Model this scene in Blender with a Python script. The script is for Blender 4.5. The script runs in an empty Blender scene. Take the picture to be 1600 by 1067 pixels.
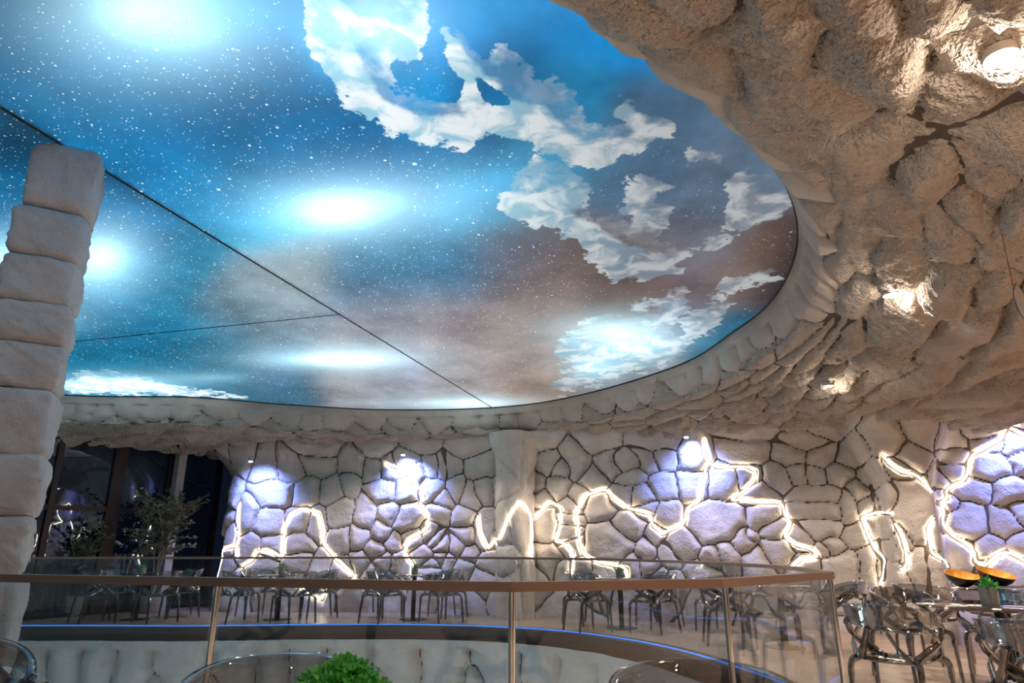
import bpy, bmesh, math, random
import numpy as np
from mathutils import Vector, Matrix

# ------------------------------------------------------------------ camera, world, exposure
F_PX, HORIZON, EYE = 1050.0, 852.0, 1.25
TILT = math.atan((HORIZON - 533.5) / F_PX)
CT, ST = math.cos(TILT), math.sin(TILT)
scene = bpy.context.scene
cam_data = bpy.data.cameras.new('camera')
cam_data.sensor_width = 36.0
cam_data.lens = F_PX / 1600.0 * 36.0
cam_data.clip_start = 0.05
cam = bpy.data.objects.new('camera', cam_data)
scene.collection.objects.link(cam)
cam.location = (0, 0, EYE)
cam.rotation_euler = (math.pi / 2 + TILT, 0, 0)
scene.camera = cam

world = bpy.data.worlds.new('night')
scene.world = world
world.use_nodes = True
world.node_tree.nodes['Background'].inputs[0].default_value = (0.004, 0.006, 0.014, 1)
world.node_tree.nodes['Background'].inputs[1].default_value = 1.0

scene.view_settings.view_transform = 'Standard'
scene.view_settings.look = 'None'
scene.view_settings.exposure = 0.0
scene.view_settings.gamma = 1.0
scene.view_settings.use_curve_mapping = False
scene.cycles.use_denoising = True
scene.cycles.max_bounces = 6
scene.cycles.use_adaptive_sampling = True
scene.cycles.adaptive_threshold = 0.08
scene.cycles.adaptive_min_samples = 12
scene.cycles.diffuse_bounces = 3
scene.cycles.glossy_bounces = 3
scene.cycles.transparent_max_bounces = 14
scene.cycles.caustics_reflective = False
scene.cycles.caustics_refractive = False
scene.cycles.sample_clamp_indirect = 4.0

COL = scene.collection
WARM = (1.0, 0.82, 0.66)
BLUE = (0.22, 0.31, 1.0)


def add_light(name, kind, loc, energy, color, **kw):
    d = bpy.data.lights.new(name, kind)
    d.energy = energy
    d.color = color
    aim = kw.pop('aim', None)
    for k, v in kw.items():
        setattr(d, k, v)
    o = bpy.data.objects.new(name, d)
    COL.objects.link(o)
    o.location = loc
    if aim is not None:
        o.rotation_euler = (Vector(aim) - Vector(loc)).to_track_quat('-Z', 'Y').to_euler()
    return o


# warm spots added out of view so floor bounce brightens the rock (those in the frame are built with their lamps below)
for (x, y, z, e) in ((2.2, 0.2, 2.9, 300), (-1.2, -0.6, 2.9, 340), (4.8, 3.4, 2.9, 380), (6.4, 6.2, 2.85, 360),
                     (5.0, 0.8, 2.9, 310), (7.4, 3.6, 2.85, 300), (-4.2, -0.4, 2.95, 320)):
    add_light('downlight_and_fill_beam', 'SPOT', (x, y, z), e, WARM, spot_size=math.radians(125), spot_blend=0.7,
              shadow_soft_size=0.06, aim=(x, y, 0))


# unseen spots added over the far gallery to brighten its floor and wall
for (x, y, z, e) in ((-7.0, 12.8, 2.9, 14), (-5.0, 12.8, 2.9, 75), (-3.0, 12.9, 2.9, 75), (-1.2, 12.6, 2.9, 60), (0.9, 11.9, 2.9, 70), (2.8, 10.9, 2.85, 72),
                     (4.2, 9.6, 2.85, 62), (5.7, 8.5, 2.8, 110)):
    add_light('gallery_fill_beam', 'SPOT', (x, y, z), e, (1.0, 0.80, 0.66), spot_size=math.radians(140), spot_blend=0.8,
              shadow_soft_size=0.08, aim=(x, y, 0))
# unseen point lights added down in the opening to brighten its wall and rim
for (x, y) in ((-5.5, 8.2), (-2.4, 8.0), (0.4, 7.6)):
    add_light('void_fill_light', 'POINT', (x, y, -2.3), 62, (0.72, 0.90, 1.0), shadow_soft_size=0.3)


# ------------------------------------------------------------------ projection helpers
def ray(px, py):
    u = (px - 800.0) / F_PX
    v = (py - 533.5) / F_PX
    return (u, CT + v * ST, ST - v * CT)


def at_z(px, py, z):
    d = ray(px, py)
    k = (z - EYE) / d[2]
    return Vector((d[0] * k, d[1] * k, z))


def at_y(px, py, y):
    d = ray(px, py)
    k = y / d[1]
    return Vector((d[0] * k, y, EYE + d[2] * k))


def project(P):
    x, y, z = P[..., 0], P[..., 1], P[..., 2] - EYE
    zc = y * CT + z * ST
    yc = -y * ST + z * CT
    zc = np.where(zc < 0.05, 0.05, zc)
    return 800 + F_PX * x / zc, 533.5 - F_PX * yc / zc


def ceil_z(y):
    return 3.8 + 0.072 * (13 - y)


def at_ceiling(px, py):
    d = ray(px, py)
    k = (3.8 + 0.072 * 13 - EYE) / (d[2] + 0.072 * d[1])
    return Vector((d[0] * k, d[1] * k, EYE + d[2] * k))


# ------------------------------------------------------------------ noise
rng = np.random.RandomState(7)
TAB = rng.rand(256, 256)


def vnoise(u, v):
    iu = np.floor(u).astype(int)
    iv = np.floor(v).astype(int)
    fu, fv = u - iu, v - iv
    fu = fu * fu * (3 - 2 * fu)
    fv = fv * fv * (3 - 2 * fv)
    g = lambda a, b: TAB[(iu + a) & 255, (iv + b) & 255]
    return (g(0, 0) * (1 - fu) + g(1, 0) * fu) * (1 - fv) + (g(0, 1) * (1 - fu) + g(1, 1) * fu) * fv


def fbm(u, v, octs=4, off=0.0):
    s = np.zeros_like(u, dtype=float)
    a, f, tot = 1.0, 1.0, 0.0
    for i in range(octs):
        s += a * (vnoise(u * f + off + 17.3 * i, v * f + 2.7 * off + 5.1 * i) - 0.5)
        tot += a
        a *= 0.5
        f *= 2.03
    return s / tot * 2


def sstep(a, b, x):
    t = np.clip((x - a) / (b - a), 0, 1)
    return t * t * (3 - 2 * t)


def catmull(pts, n, closed=False):
    P = np.array(pts, float)
    m = len(P)
    out = []
    segs = m if closed else m - 1
    for i in range(segs):
        if closed:
            p0, p1, p2, p3 = P[(i - 1) % m], P[i], P[(i + 1) % m], P[(i + 2) % m]
        else:
            p0, p1, p2, p3 = P[max(i - 1, 0)], P[i], P[i + 1], P[min(i + 2, m - 1)]
        for k in range(n):
            t = k / n
            out.append(0.5 * ((2 * p1) + (-p0 + p2) * t + (2 * p0 - 5 * p1 + 4 * p2 - p3) * t * t + (-p0 + 3 * p1 - 3 * p2 + p3) * t ** 3))
    if not closed:
        out.append(P[-1])
    return np.array(out)


def resample(path, step=None, n=None):
    seg = np.linalg.norm(np.diff(path, axis=0), axis=1)
    s = np.concatenate([[0], np.cumsum(seg)])
    if n is None:
        n = max(2, int(round(s[-1] / step)) + 1)
    q = np.linspace(0, s[-1], n)
    return np.stack([np.interp(q, s, path[:, k]) for k in range(path.shape[1])], 1), q


# ------------------------------------------------------------------ object helpers
def new_obj(name, me, mat=None, parent=None):
    o = bpy.data.objects.new(name, me)
    COL.objects.link(o)
    if mat is not None and me is not None and not me.materials:
        me.materials.append(mat)
    if parent is not None:
        o.parent = parent
    return o


def tag(o, label=None, cat=None, group=None, kind=None):
    if label: o['label'] = label
    if cat: o['category'] = cat
    if group: o['group'] = group
    if kind: o['kind'] = kind
    return o


def empty(name, loc=(0, 0, 0), rz=0.0):
    o = bpy.data.objects.new(name, None)
    o.empty_display_size = 0.1
    COL.objects.link(o)
    o.location = loc
    o.rotation_euler = (0, 0, rz)
    return o


def fast_mesh(name, V, quads, smooth=True):
    me = bpy.data.meshes.new(name)
    V = np.asarray(V, np.float32)
    Q = np.asarray(quads, np.int32)
    k = Q.shape[1]
    me.vertices.add(len(V))
    me.vertices.foreach_set('co', V.ravel())
    me.loops.add(Q.size)
    me.loops.foreach_set('vertex_index', Q.ravel())
    me.polygons.add(len(Q))
    me.polygons.foreach_set('loop_start', np.arange(0, Q.size, k, dtype=np.int32))
    me.polygons.foreach_set('use_smooth', np.full(len(Q), smooth, dtype=bool))
    me.update(calc_edges=True)
    return me


def submesh(name, V, Q):
    u, inv = np.unique(Q.ravel(), return_inverse=True)
    return fast_mesh(name, V[u], inv.reshape(Q.shape))


def py_mesh(name, verts, faces, smooth=False):
    me = bpy.data.meshes.new(name)
    me.from_pydata([tuple(v) for v in verts], [], faces)
    me.update()
    if smooth:
        me.polygons.foreach_set('use_smooth', [True] * len(me.polygons))
    return me


def copy_tree(o, parent=None):
    c = o.copy()
    COL.objects.link(c)
    c.parent = parent
    for ch in list(o.children):
        copy_tree(ch, c)
    return c


class MB:
    def __init__(self):
        self.v, self.f = [], []

    def quad_box(self, c, sx, sy, sz, rz=0.0):
        n = len(self.v)
        ca, sa = math.cos(rz), math.sin(rz)
        for dz in (-1, 1):
            for dx, dy in ((-1, -1), (1, -1), (1, 1), (-1, 1)):
                x, y = dx * sx / 2, dy * sy / 2
                self.v.append((c[0] + x * ca - y * sa, c[1] + x * sa + y * ca, c[2] + dz * sz / 2))
        for f in ((3, 2, 1, 0), (4, 5, 6, 7), (0, 1, 5, 4), (1, 2, 6, 5), (2, 3, 7, 6), (3, 0, 4, 7)):
            self.f.append([n + i for i in f])
        return self

    def tube(self, pts, radii, sides=8, flat=None, cap=True):
        """swept tube; flat=(a,b) scales the section along (side, up)."""
        P = [Vector(p) for p in pts]
        m = len(P)
        if not hasattr(radii, '__len__'):
            radii = [radii] * m
        n0 = len(self.v)
        up0 = None
        for i in range(m):
            t = (P[min(i + 1, m - 1)] - P[max(i - 1, 0)]).normalized()
            if up0 is None:
                ref = Vector((0, 0, 1)) if abs(t.z) < 0.9 else Vector((0, 1, 0))
            else:
                ref = up0
            side = t.cross(ref).normalized()
            up = side.cross(t).normalized()
            up0 = up
            a, b = flat if flat else (1, 1)
            for k in range(sides):
                an = 2 * math.pi * k / sides
                self.v.append(tuple(P[i] + side * (math.cos(an) * radii[i] * a) + up * (math.sin(an) * radii[i] * b)))
        for i in range(m - 1):
            for k in range(sides):
                k2 = (k + 1) % sides
                self.f.append([n0 + i * sides + k, n0 + i * sides + k2, n0 + (i + 1) * sides + k2, n0 + (i + 1) * sides + k])
        if cap:
            self.f.append([n0 + k for k in range(sides)][::-1])
            self.f.append([n0 + (m - 1) * sides + k for k in range(sides)])
        return self

    def lathe(self, prof, sides=32, c=(0, 0, 0), caps=True):
        n0 = len(self.v)
        for r, z in prof:
            for k in range(sides):
                an = 2 * math.pi * k / sides
                self.v.append((c[0] + r * math.cos(an), c[1] + r * math.sin(an), c[2] + z))
        for i in range(len(prof) - 1):
            for k in range(sides):
                k2 = (k + 1) % sides
                self.f.append([n0 + i * sides + k, n0 + i * sides + k2, n0 + (i + 1) * sides + k2, n0 + (i + 1) * sides + k])
        if caps and prof[0][0] > 0.003:
            self.f.append([n0 + k for k in range(sides)][::-1])
        if caps and prof[-1][0] > 0.003:
            self.f.append([n0 + (len(prof) - 1) * sides + k for k in range(sides)])
        return self

    def mesh(self, name, smooth=True):
        me = py_mesh(name, self.v, self.f, smooth)
        return me

    def build(self, name, mat, parent=None, smooth=True):
        me = self.mesh(name, smooth)
        if smooth:
            me.set_sharp_from_angle(angle=math.radians(45))
        return new_obj(name, me, mat, parent)


# ------------------------------------------------------------------ materials
def nodes_of(name):
    m = bpy.data.materials.new(name)
    m.use_nodes = True
    nt = m.node_tree
    nt.nodes.clear()
    out = nt.nodes.new('ShaderNodeOutputMaterial')
    return m, nt, out


def N(nt, typ, **kw):
    n = nt.nodes.new(typ)
    for k, v in kw.items():
        if k.startswith('i_'):
            n.inputs[int(k[2:])].default_value = v
        else:
            setattr(n, k, v)
    return n


def simple(name, col, rough=0.5, metal=0.0, spec=0.5, noise=0.0, scale=8.0):
    m, nt, out = nodes_of(name)
    b = N(nt, 'ShaderNodeBsdfPrincipled')
    b.inputs['Base Color'].default_value = (*col, 1)
    b.inputs['Roughness'].default_value = rough
    b.inputs['Metallic'].default_value = metal
    b.inputs['Specular IOR Level'].default_value = spec
    if noise > 0:
        tc = N(nt, 'ShaderNodeTexCoord')
        no = N(nt, 'ShaderNodeTexNoise')
        no.inputs['Scale'].default_value = scale
        no.inputs['Detail'].default_value = 5
        nt.links.new(tc.outputs['Object'], no.inputs['Vector'])
        mp = N(nt, 'ShaderNodeMapRange')
        mp.inputs['To Min'].default_value = 1 - noise
        mp.inputs['To Max'].default_value = 1 + noise
        nt.links.new(no.outputs['Fac'], mp.inputs['Value'])
        mx = N(nt, 'ShaderNodeMix', data_type='RGBA', blend_type='MULTIPLY')
        mx.inputs[0].default_value = 1
        mx.inputs[6].default_value = (*col, 1)
        nt.links.new(mp.outputs[0], mx.inputs[7])
        nt.links.new(mx.outputs[2], b.inputs['Base Color'])
    nt.links.new(b.outputs[0], out.inputs[0])
    return m


def emitter(name, col, strength):
    m, nt, out = nodes_of(name)
    e = N(nt, 'ShaderNodeEmission')
    e.inputs[0].default_value = (*col, 1)
    e.inputs[1].default_value = strength
    nt.links.new(e.outputs[0], out.inputs[0])
    return m


def rock_material(name, col_a, col_b, fine=55.0, bump=0.6, dist=0.02, coarse=9.0, det=4):
    m, nt, out = nodes_of(name)
    b = N(nt, 'ShaderNodeBsdfPrincipled')
    b.inputs['Roughness'].default_value = 0.92
    b.inputs['Specular IOR Level'].default_value = 0.2
    geo = N(nt, 'ShaderNodeNewGeometry')
    n1 = N(nt, 'ShaderNodeTexNoise')
    n1.inputs['Scale'].default_value = coarse * 0.35
    n1.inputs['Detail'].default_value = 6
    n1.inputs['Roughness'].default_value = 0.65
    nt.links.new(geo.outputs['Position'], n1.inputs['Vector'])
    cr = N(nt, 'ShaderNodeValToRGB')
    cr.color_ramp.elements[0].position = 0.3
    cr.color_ramp.elements[0].color = (*col_a, 1)
    cr.color_ramp.elements[1].position = 0.72
    cr.color_ramp.elements[1].color = (*col_b, 1)
    nt.links.new(n1.outputs['Fac'], cr.inputs[0])
    nt.links.new(cr.outputs[0], b.inputs['Base Color'])
    n2 = N(nt, 'ShaderNodeTexNoise')
    n2.inputs['Scale'].default_value = fine
    n2.inputs['Detail'].default_value = det
    n2.inputs['Roughness'].default_value = 0.6
    nt.links.new(geo.outputs['Position'], n2.inputs['Vector'])
    n3 = N(nt, 'ShaderNodeTexNoise')
    n3.inputs['Scale'].default_value = coarse * 1.6
    n3.inputs['Detail'].default_value = 5
    nt.links.new(geo.outputs['Position'], n3.inputs['Vector'])
    ad = N(nt, 'ShaderNodeMath', operation='ADD')
    nt.links.new(n2.outputs['Fac'], ad.inputs[0])
    nt.links.new(n3.outputs['Fac'], ad.inputs[1])
    bp = N(nt, 'ShaderNodeBump')
    bp.inputs['Strength'].default_value = bump
    bp.inputs['Distance'].default_value = dist
    nt.links.new(ad.outputs[0], bp.inputs['Height'])
    nt.links.new(bp.outputs[0], b.inputs['Normal'])
    nt.links.new(b.outputs[0], out.inputs[0])
    return m


def sheer(name, tint, gloss_col, f_face, f_edge, rough=0.02):
    """clear or smoked plastic/glass: tinted see-through body under a reflecting skin."""
    m, nt, out = nodes_of(name)
    tr = N(nt, 'ShaderNodeBsdfTransparent')
    tr.inputs[0].default_value = (*tint, 1)
    gl = N(nt, 'ShaderNodeBsdfGlossy')
    gl.inputs[0].default_value = (*gloss_col, 1)
    gl.inputs['Roughness'].default_value = rough
    lw = N(nt, 'ShaderNodeLayerWeight')
    lw.inputs[0].default_value = 0.35
    mp = N(nt, 'ShaderNodeMapRange')
    mp.inputs['To Min'].default_value = f_face
    mp.inputs['To Max'].default_value = f_edge
    nt.links.new(lw.outputs['Facing'], mp.inputs['Value'])
    mx = N(nt, 'ShaderNodeMixShader')
    nt.links.new(mp.outputs[0], mx.inputs[0])
    nt.links.new(tr.outputs[0], mx.inputs[1])
    nt.links.new(gl.outputs[0], mx.inputs[2])
    nt.links.new(mx.outputs[0], out.inputs[0])
    return m


M = {}
M['stone'] = rock_material('white_plaster_stone', (0.60, 0.545, 0.495), (0.76, 0.71, 0.66), fine=34, bump=0.8, dist=0.022, det=3)
M['rock'] = rock_material('sprayed_plaster_rock', (0.50, 0.425, 0.36), (0.68, 0.595, 0.515), fine=36, bump=1.0, dist=0.055, coarse=7, det=2)
M['rim'] = rock_material('smooth_plaster', (0.52, 0.46, 0.405), (0.65, 0.585, 0.52), fine=30, bump=0.4, dist=0.008)
M['joint'] = simple('dark_joint', (0.13, 0.105, 0.085), 0.95, noise=0.5, scale=6)
M['rockjoint'] = simple('brown_joint', (0.10, 0.08, 0.065), 0.95, noise=0.5, scale=6)
M['column'] = rock_material('whitewashed_block', (0.60, 0.54, 0.51), (0.76, 0.70, 0.665), fine=42, bump=0.7, dist=0.015)
M['led'] = emitter('warm_led', (1.0, 0.82, 0.60), 15.0)
M['blueled'] = emitter('blue_led', (0.03, 0.22, 1.0), 1.7)
M['bulb'] = emitter('lamp_glow', (1.0, 0.85, 0.66), 30.0)
M['bluebulb'] = emitter('blue_lamp_glow', (0.55, 0.68, 1.0), 14.0)
M['plain'] = simple('plain_plaster', (0.50, 0.44, 0.38), 0.9, noise=0.25, scale=1.5)
M['bronze'] = simple('bronze_metal', (0.40, 0.27, 0.21), 0.38, metal=0.6)
M['kerb'] = simple('dark_bronze_sheet', (0.11, 0.085, 0.07), 0.65, metal=0.0, spec=0.2, noise=0.2, scale=2)
M['chrome'] = simple('polished_steel', (0.75, 0.75, 0.75), 0.12, metal=1.0)
M['glass'] = sheer('balustrade_glass', (0.93, 0.96, 0.97), (1, 1, 1), 0.045, 0.32, 0.0)
M['smoke'] = sheer('smoked_polycarbonate', (0.36, 0.355, 0.35), (0.84, 0.85, 0.86), 0.12, 0.82, 0.04)
M['shell'] = sheer('smoked_polycarbonate_shell', (0.70, 0.70, 0.70), (0.84, 0.86, 0.88), 0.09, 0.75, 0.03)
M['tabletop'] = sheer('smoked_glass_top', (0.28, 0.28, 0.29), (0.9, 0.9, 0.9), 0.35, 0.85, 0.03)
M['nightglass'] = sheer('window_glass', (0.5, 0.55, 0.6), (0.75, 0.85, 1.0), 0.06, 0.45, 0.01)
M['frame'] = simple('dark_window_frame', (0.022, 0.010, 0.008), 0.4)
M['post'] = simple('white_painted_post', (0.62, 0.58, 0.56), 0.8, noise=0.1)
M['pot'] = simple('speckled_pot', (0.42, 0.39, 0.36), 0.85, noise=0.35, scale=60)
M['leaf'] = simple('green_leaf', (0.10, 0.46, 0.08), 0.5, noise=0.5, scale=9)
M['olive'] = simple('olive_leaf', (0.13, 0.13, 0.085), 0.6, noise=0.5, scale=5)
M['bark'] = simple('pale_bark', (0.32, 0.27, 0.22), 0.9, noise=0.4, scale=14)
M['soil'] = simple('soil', (0.03, 0.02, 0.015), 0.95)
M['black'] = simple('black_trim', (0.008, 0.008, 0.009), 0.4)
M['bowlblack'] = simple('black_lacquer', (0.012, 0.01, 0.01), 0.25)
M['gold'] = simple('gold_leaf', (0.90, 0.42, 0.06), 0.4, metal=0.3)
M['driftwood'] = simple('bleached_wood', (0.62, 0.54, 0.47), 0.85, noise=0.3, scale=12)
M['cord'] = simple('brown_cord', (0.33, 0.17, 0.09), 0.7)


def floor_material():
    m, nt, out = nodes_of('pale_wood_planks')
    b = N(nt, 'ShaderNodeBsdfPrincipled')
    b.inputs['Roughness'].default_value = 0.33
    geo = N(nt, 'ShaderNodeNewGeometry')
    br = N(nt, 'ShaderNodeTexBrick')
    br.inputs['Color1'].default_value = (0.46, 0.34, 0.26, 1)
    br.inputs['Color2'].default_value = (0.56, 0.43, 0.34, 1)
    br.inputs['Mortar'].default_value = (0.22, 0.16, 0.12, 1)
    br.inputs['Scale'].default_value = 1.0
    br.inputs['Mortar Size'].default_value = 0.006
    br.inputs['Brick Width'].default_value = 1.2
    br.inputs['Row Height'].default_value = 0.18
    nt.links.new(geo.outputs['Position'], br.inputs['Vector'])
    mp = N(nt, 'ShaderNodeMapping')
    mp.inputs['Scale'].default_value = (1.5, 22, 1)
    nt.links.new(geo.outputs['Position'], mp.inputs['Vector'])
    no = N(nt, 'ShaderNodeTexNoise')
    no.inputs['Scale'].default_value = 1.5
    no.inputs['Detail'].default_value = 5
    nt.links.new(mp.outputs[0], no.inputs['Vector'])
    mr = N(nt, 'ShaderNodeMapRange')
    mr.inputs['To Min'].default_value = 0.75
    mr.inputs['To Max'].default_value = 1.2
    nt.links.new(no.outputs['Fac'], mr.inputs['Value'])
    mx = N(nt, 'ShaderNodeMix', data_type='RGBA', blend_type='MULTIPLY')
    mx.inputs[0].default_value = 1
    nt.links.new(br.outputs['Color'], mx.inputs[6])
    nt.links.new(mr.outputs[0], mx.inputs[7])
    nt.links.new(mx.outputs[2], b.inputs['Base Color'])
    nt.links.new(b.outputs[0], out.inputs[0])
    return m


M['floor'] = floor_material()

# ------------------------------------------------------------------ plan of the place
FAR_EDGE = [(-12.0, 11.0), (-9.0, 11.55), (-7.08, 11.66), (-5.1, 11.62), (-3.2, 11.8), (-1.46, 11.8), (0.03, 11.4), (1.13, 10.6), (2.0, 9.2), (2.5, 7.2), (2.5, 6.0)]
NEAR_EDGE = [(2.27, 5.08), (1.25, 4.10), (1.16, 4.02), (0.0, 3.67), (-1.72, 4.18), (-3.32, 4.65), (-6.0, 5.45), (-12.0, 6.5)]
RAIL_H = 1.07
far_path = catmull(FAR_EDGE, 10)
near_path = np.array(NEAR_EDGE)
hole = np.concatenate([far_path, near_path])


# ---- gallery floor with the opening
def build_floor():
    bm = bmesh.new()
    outer = [(-13.5, -3.2), (10.5, -3.2), (10.5, 17.0), (-13.5, 17.0)]
    for z in (0.0,):
        ed = []
        for ring in (outer, [tuple(p) for p in hole]):
            vs = [bm.verts.new((x, y, z)) for x, y in ring]
            ed += [bm.edges.new((vs[i], vs[(i + 1) % len(vs)])) for i in range(len(vs))]
        bmesh.ops.triangle_fill(bm, edges=ed, use_beauty=True)
    bmesh.ops.recalc_face_normals(bm, faces=bm.faces)
    for f in bm.faces:
        if f.normal.z < 0:
            f.normal_flip()
    # drop faces that fell inside the opening
    r = bmesh.ops.extrude_face_region(bm, geom=list(bm.faces))
    for v in [g for g in r['geom'] if isinstance(g, bmesh.types.BMVert)]:
        v.co.z -= 0.12
    bmesh.ops.recalc_face_normals(bm, faces=bm.faces)
    me = bpy.data.meshes.new('floor')
    bm.to_mesh(me)
    bm.free()
    return tag(new_obj('floor', me, M['floor']), kind='structure')


build_floor()
lower = py_mesh('floor_lower', [(-14, 3, -3.4), (11, 3, -3.4), (11, 17, -3.4), (-14, 17, -3.4)], [(0, 1, 2, 3)])
tag(new_obj('floor_lower', lower, M['plain']), kind='structure')


# ------------------------------------------------------------------ rock fields
def normals_of(P, flip=1.0):
    du = np.gradient(P, axis=0)
    dv = np.gradient(P, axis=1)
    n = np.cross(du, dv) * flip
    return n / (np.linalg.norm(n, axis=2, keepdims=True) + 1e-9)


def voronoi(U, V, seeds):
    """seeds: rows (u, v, stretch_u, stretch_v). Returns label and distance to the nearest joint."""
    f1 = np.full(U.shape, 1e9)
    f2 = np.full(U.shape, 1e9)
    lab = np.zeros(U.shape, int)
    for k, (su, sv, au, av) in enumerate(seeds):
        d = np.hypot((U - su) / au, (V - sv) / av)
        closer = d < f1
        f2 = np.where(closer, f1, np.minimum(f2, d))
        lab = np.where(closer, k, lab)
        f1 = np.where(closer, d, f1)
    return lab, (f2 - f1) * 0.5


def seg_dist(U, V, lines):
    d = np.full(U.shape, 1e9)
    for ln in lines:
        for (a, b) in zip(ln[:-1], ln[1:]):
            ax, ay = a
            bx, by = b
            L2 = (bx - ax) ** 2 + (by - ay) ** 2 + 1e-9
            t = np.clip(((U - ax) * (bx - ax) + (V - ay) * (by - ay)) / L2, 0, 1)
            d = np.minimum(d, np.hypot(U - ax - t * (bx - ax), V - ay - t * (by - ay)))
    return d


def components(label, solid):
    """connected pieces of equal label over solid faces (4-neighbour), by iterative min-label spreading."""
    n, m = label.shape
    idx = np.arange(n * m).reshape(n, m)
    comp = np.where(solid, idx, -1)
    same_r = (label[1:] == label[:-1]) & solid[1:] & solid[:-1]
    same_c = (label[:, 1:] == label[:, :-1]) & solid[:, 1:] & solid[:, :-1]
    for _ in range(400):
        old = comp.copy()
        mn = np.minimum(comp[1:], comp[:-1])
        comp[1:] = np.where(same_r, np.minimum(comp[1:], mn), comp[1:])
        comp[:-1] = np.where(same_r, np.minimum(comp[:-1], comp[1:]), comp[:-1])
        mn = np.minimum(comp[:, 1:], comp[:, :-1])
        comp[:, 1:] = np.where(same_c, mn, comp[:, 1:])
        comp[:, :-1] = np.where(same_c, np.minimum(comp[:, :-1], comp[:, 1:]), comp[:, :-1])
        # path compression
        good = comp >= 0
        comp = np.where(good, comp.ravel()[np.clip(comp, 0, None)], -1)
        if (old == comp).all():
            break
    return comp


def split_field(Q3, label, d, Joint3, root_name, part_name, mat, jmat, flip=False, root=None, min_faces=10, mat_of=None, step=3):
    """every stone becomes a mesh of its own; the joint is a plain surface (Joint3) the stone edges dive into."""
    n, m = label.shape
    V = Q3.reshape(-1, 3)

    def quads_for(nn, mm):
        i, j = np.meshgrid(np.arange(nn - 1), np.arange(mm - 1), indexing='ij')
        a = i * mm + j
        q = np.stack([a, a + mm, a + mm + 1, a + 1], -1)
        return q[..., ::-1] if flip else q
    Q = quads_for(n, m).reshape(-1, 4)
    dq = (d[:-1, :-1] + d[1:, :-1] + d[:-1, 1:] + d[1:, 1:]) / 4
    lq = label[:-1, :-1]
    comp = components(lq, dq > 0.0)
    fl = comp.ravel()
    order = np.argsort(fl, kind='stable')
    ids, starts, counts = np.unique(fl[order], return_index=True, return_counts=True)
    pieces = [(Q[order[s:s + c]], lq.ravel()[k]) for k, s, c in zip(ids, starts, counts) if k >= 0 and c >= min_faces]
    ii = np.unique(np.append(np.arange(0, n, step), n - 1))
    jj = np.unique(np.append(np.arange(0, m, step), m - 1))
    J = Joint3[np.ix_(ii, jj)]
    jo = new_obj(root_name, fast_mesh(root_name, J.reshape(-1, 3), quads_for(len(ii), len(jj)).reshape(-1, 4)), jmat, root)
    for q, lb in pieces:
        mm = mat if mat_of is None else mat_of(lb)
        new_obj(part_name, submesh(part_name, V, q), mm, root if root is not None else jo)
    return jo, len(pieces)


def pillow(d, R):
    t = np.clip(d / R, 0, 1)
    return np.sqrt(np.clip(1 - (1 - t) ** 2.2, 0, 1))


def jitter_fill(seeds, u0, u1, v0, v1, su, sv, rnd, au=1.0, av=1.0, keep=None):
    """add seeds on a jittered lattice where no seed stands yet."""
    out = list(seeds)
    nu = max(1, int(round((u1 - u0) / su)))
    nv = max(1, int(round((v1 - v0) / sv)))
    for b in range(nv):
        for a in range(nu):
            u = u0 + (a + 0.5 * (b % 2) + rnd.uniform(0.15, 0.85)) * (u1 - u0) / nu
            v = v0 + (b + rnd.uniform(0.2, 0.8)) * (v1 - v0) / nv
            if keep is not None and not keep(u, v):
                continue
            if all(math.hypot((u - s[0]) / su, (v - s[1]) / sv) > 0.82 for s in out):
                k = rnd.uniform(0.85, 1.2)
                out.append((u, v, au * k, av * k))
    return out


def nearest_uv(PX, PY, U, V, px, py, ok=None):
    d = (PX - px) ** 2 + (PY - py) ** 2
    if ok is not None:
        d = np.where(ok, d, 1e12)
    k = np.argmin(d)
    return U.ravel()[k], V.ravel()[k], k


def crop_pts(pts, x0, y0, sc):
    return [(x0 + p[0] / sc, y0 + p[1] / sc) + tuple(p[2:]) for p in pts]


S = 3.5575
# ---- stones read off the photograph (centre x, y, stretch along, stretch up)
STONES = []
STONES += crop_pts([(60, 250), (180, 290), (280, 250), (170, 430), (110, 610), (240, 600, .6, 1.4), (120, 740), (220, 810), (90, 850), (180, 900),
    (420, 320), (470, 470, 1.5, .9), (560, 330), (430, 640, 1.3, 1), (320, 600, .7, 1.3), (450, 760), (330, 760), (640, 460), (600, 620), (610, 760), (690, 640, .8, 1.2),
    (700, 310, 1.4, .8), (780, 450), (830, 590), (830, 720), (900, 310), (880, 400, .7, 1), (960, 590, .8, 1.4), (930, 720), (1080, 460, 1.3, .9), (1180, 460),
    (1110, 580), (1200, 610, 1.3, 1.2), (1060, 690), (1250, 720), (1110, 740), (1020, 780), (1060, 840), (1150, 860), (1340, 440, 1.1, 1), (1390, 570), (1350, 720),
    (1300, 800), (1380, 820), (1200, 290, 1.3, .7), (1240, 350), (1100, 330), (1020, 330), (1330, 320), (1400, 330), (230, 870), (400, 880), (600, 850), (730, 880),
    (830, 900), (950, 850), (1000, 900), (1340, 900), (560, 970), (400, 980), (700, 1000), (900, 1000), (1100, 980), (1300, 1000), (200, 1000)], 300, 640, S)
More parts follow.
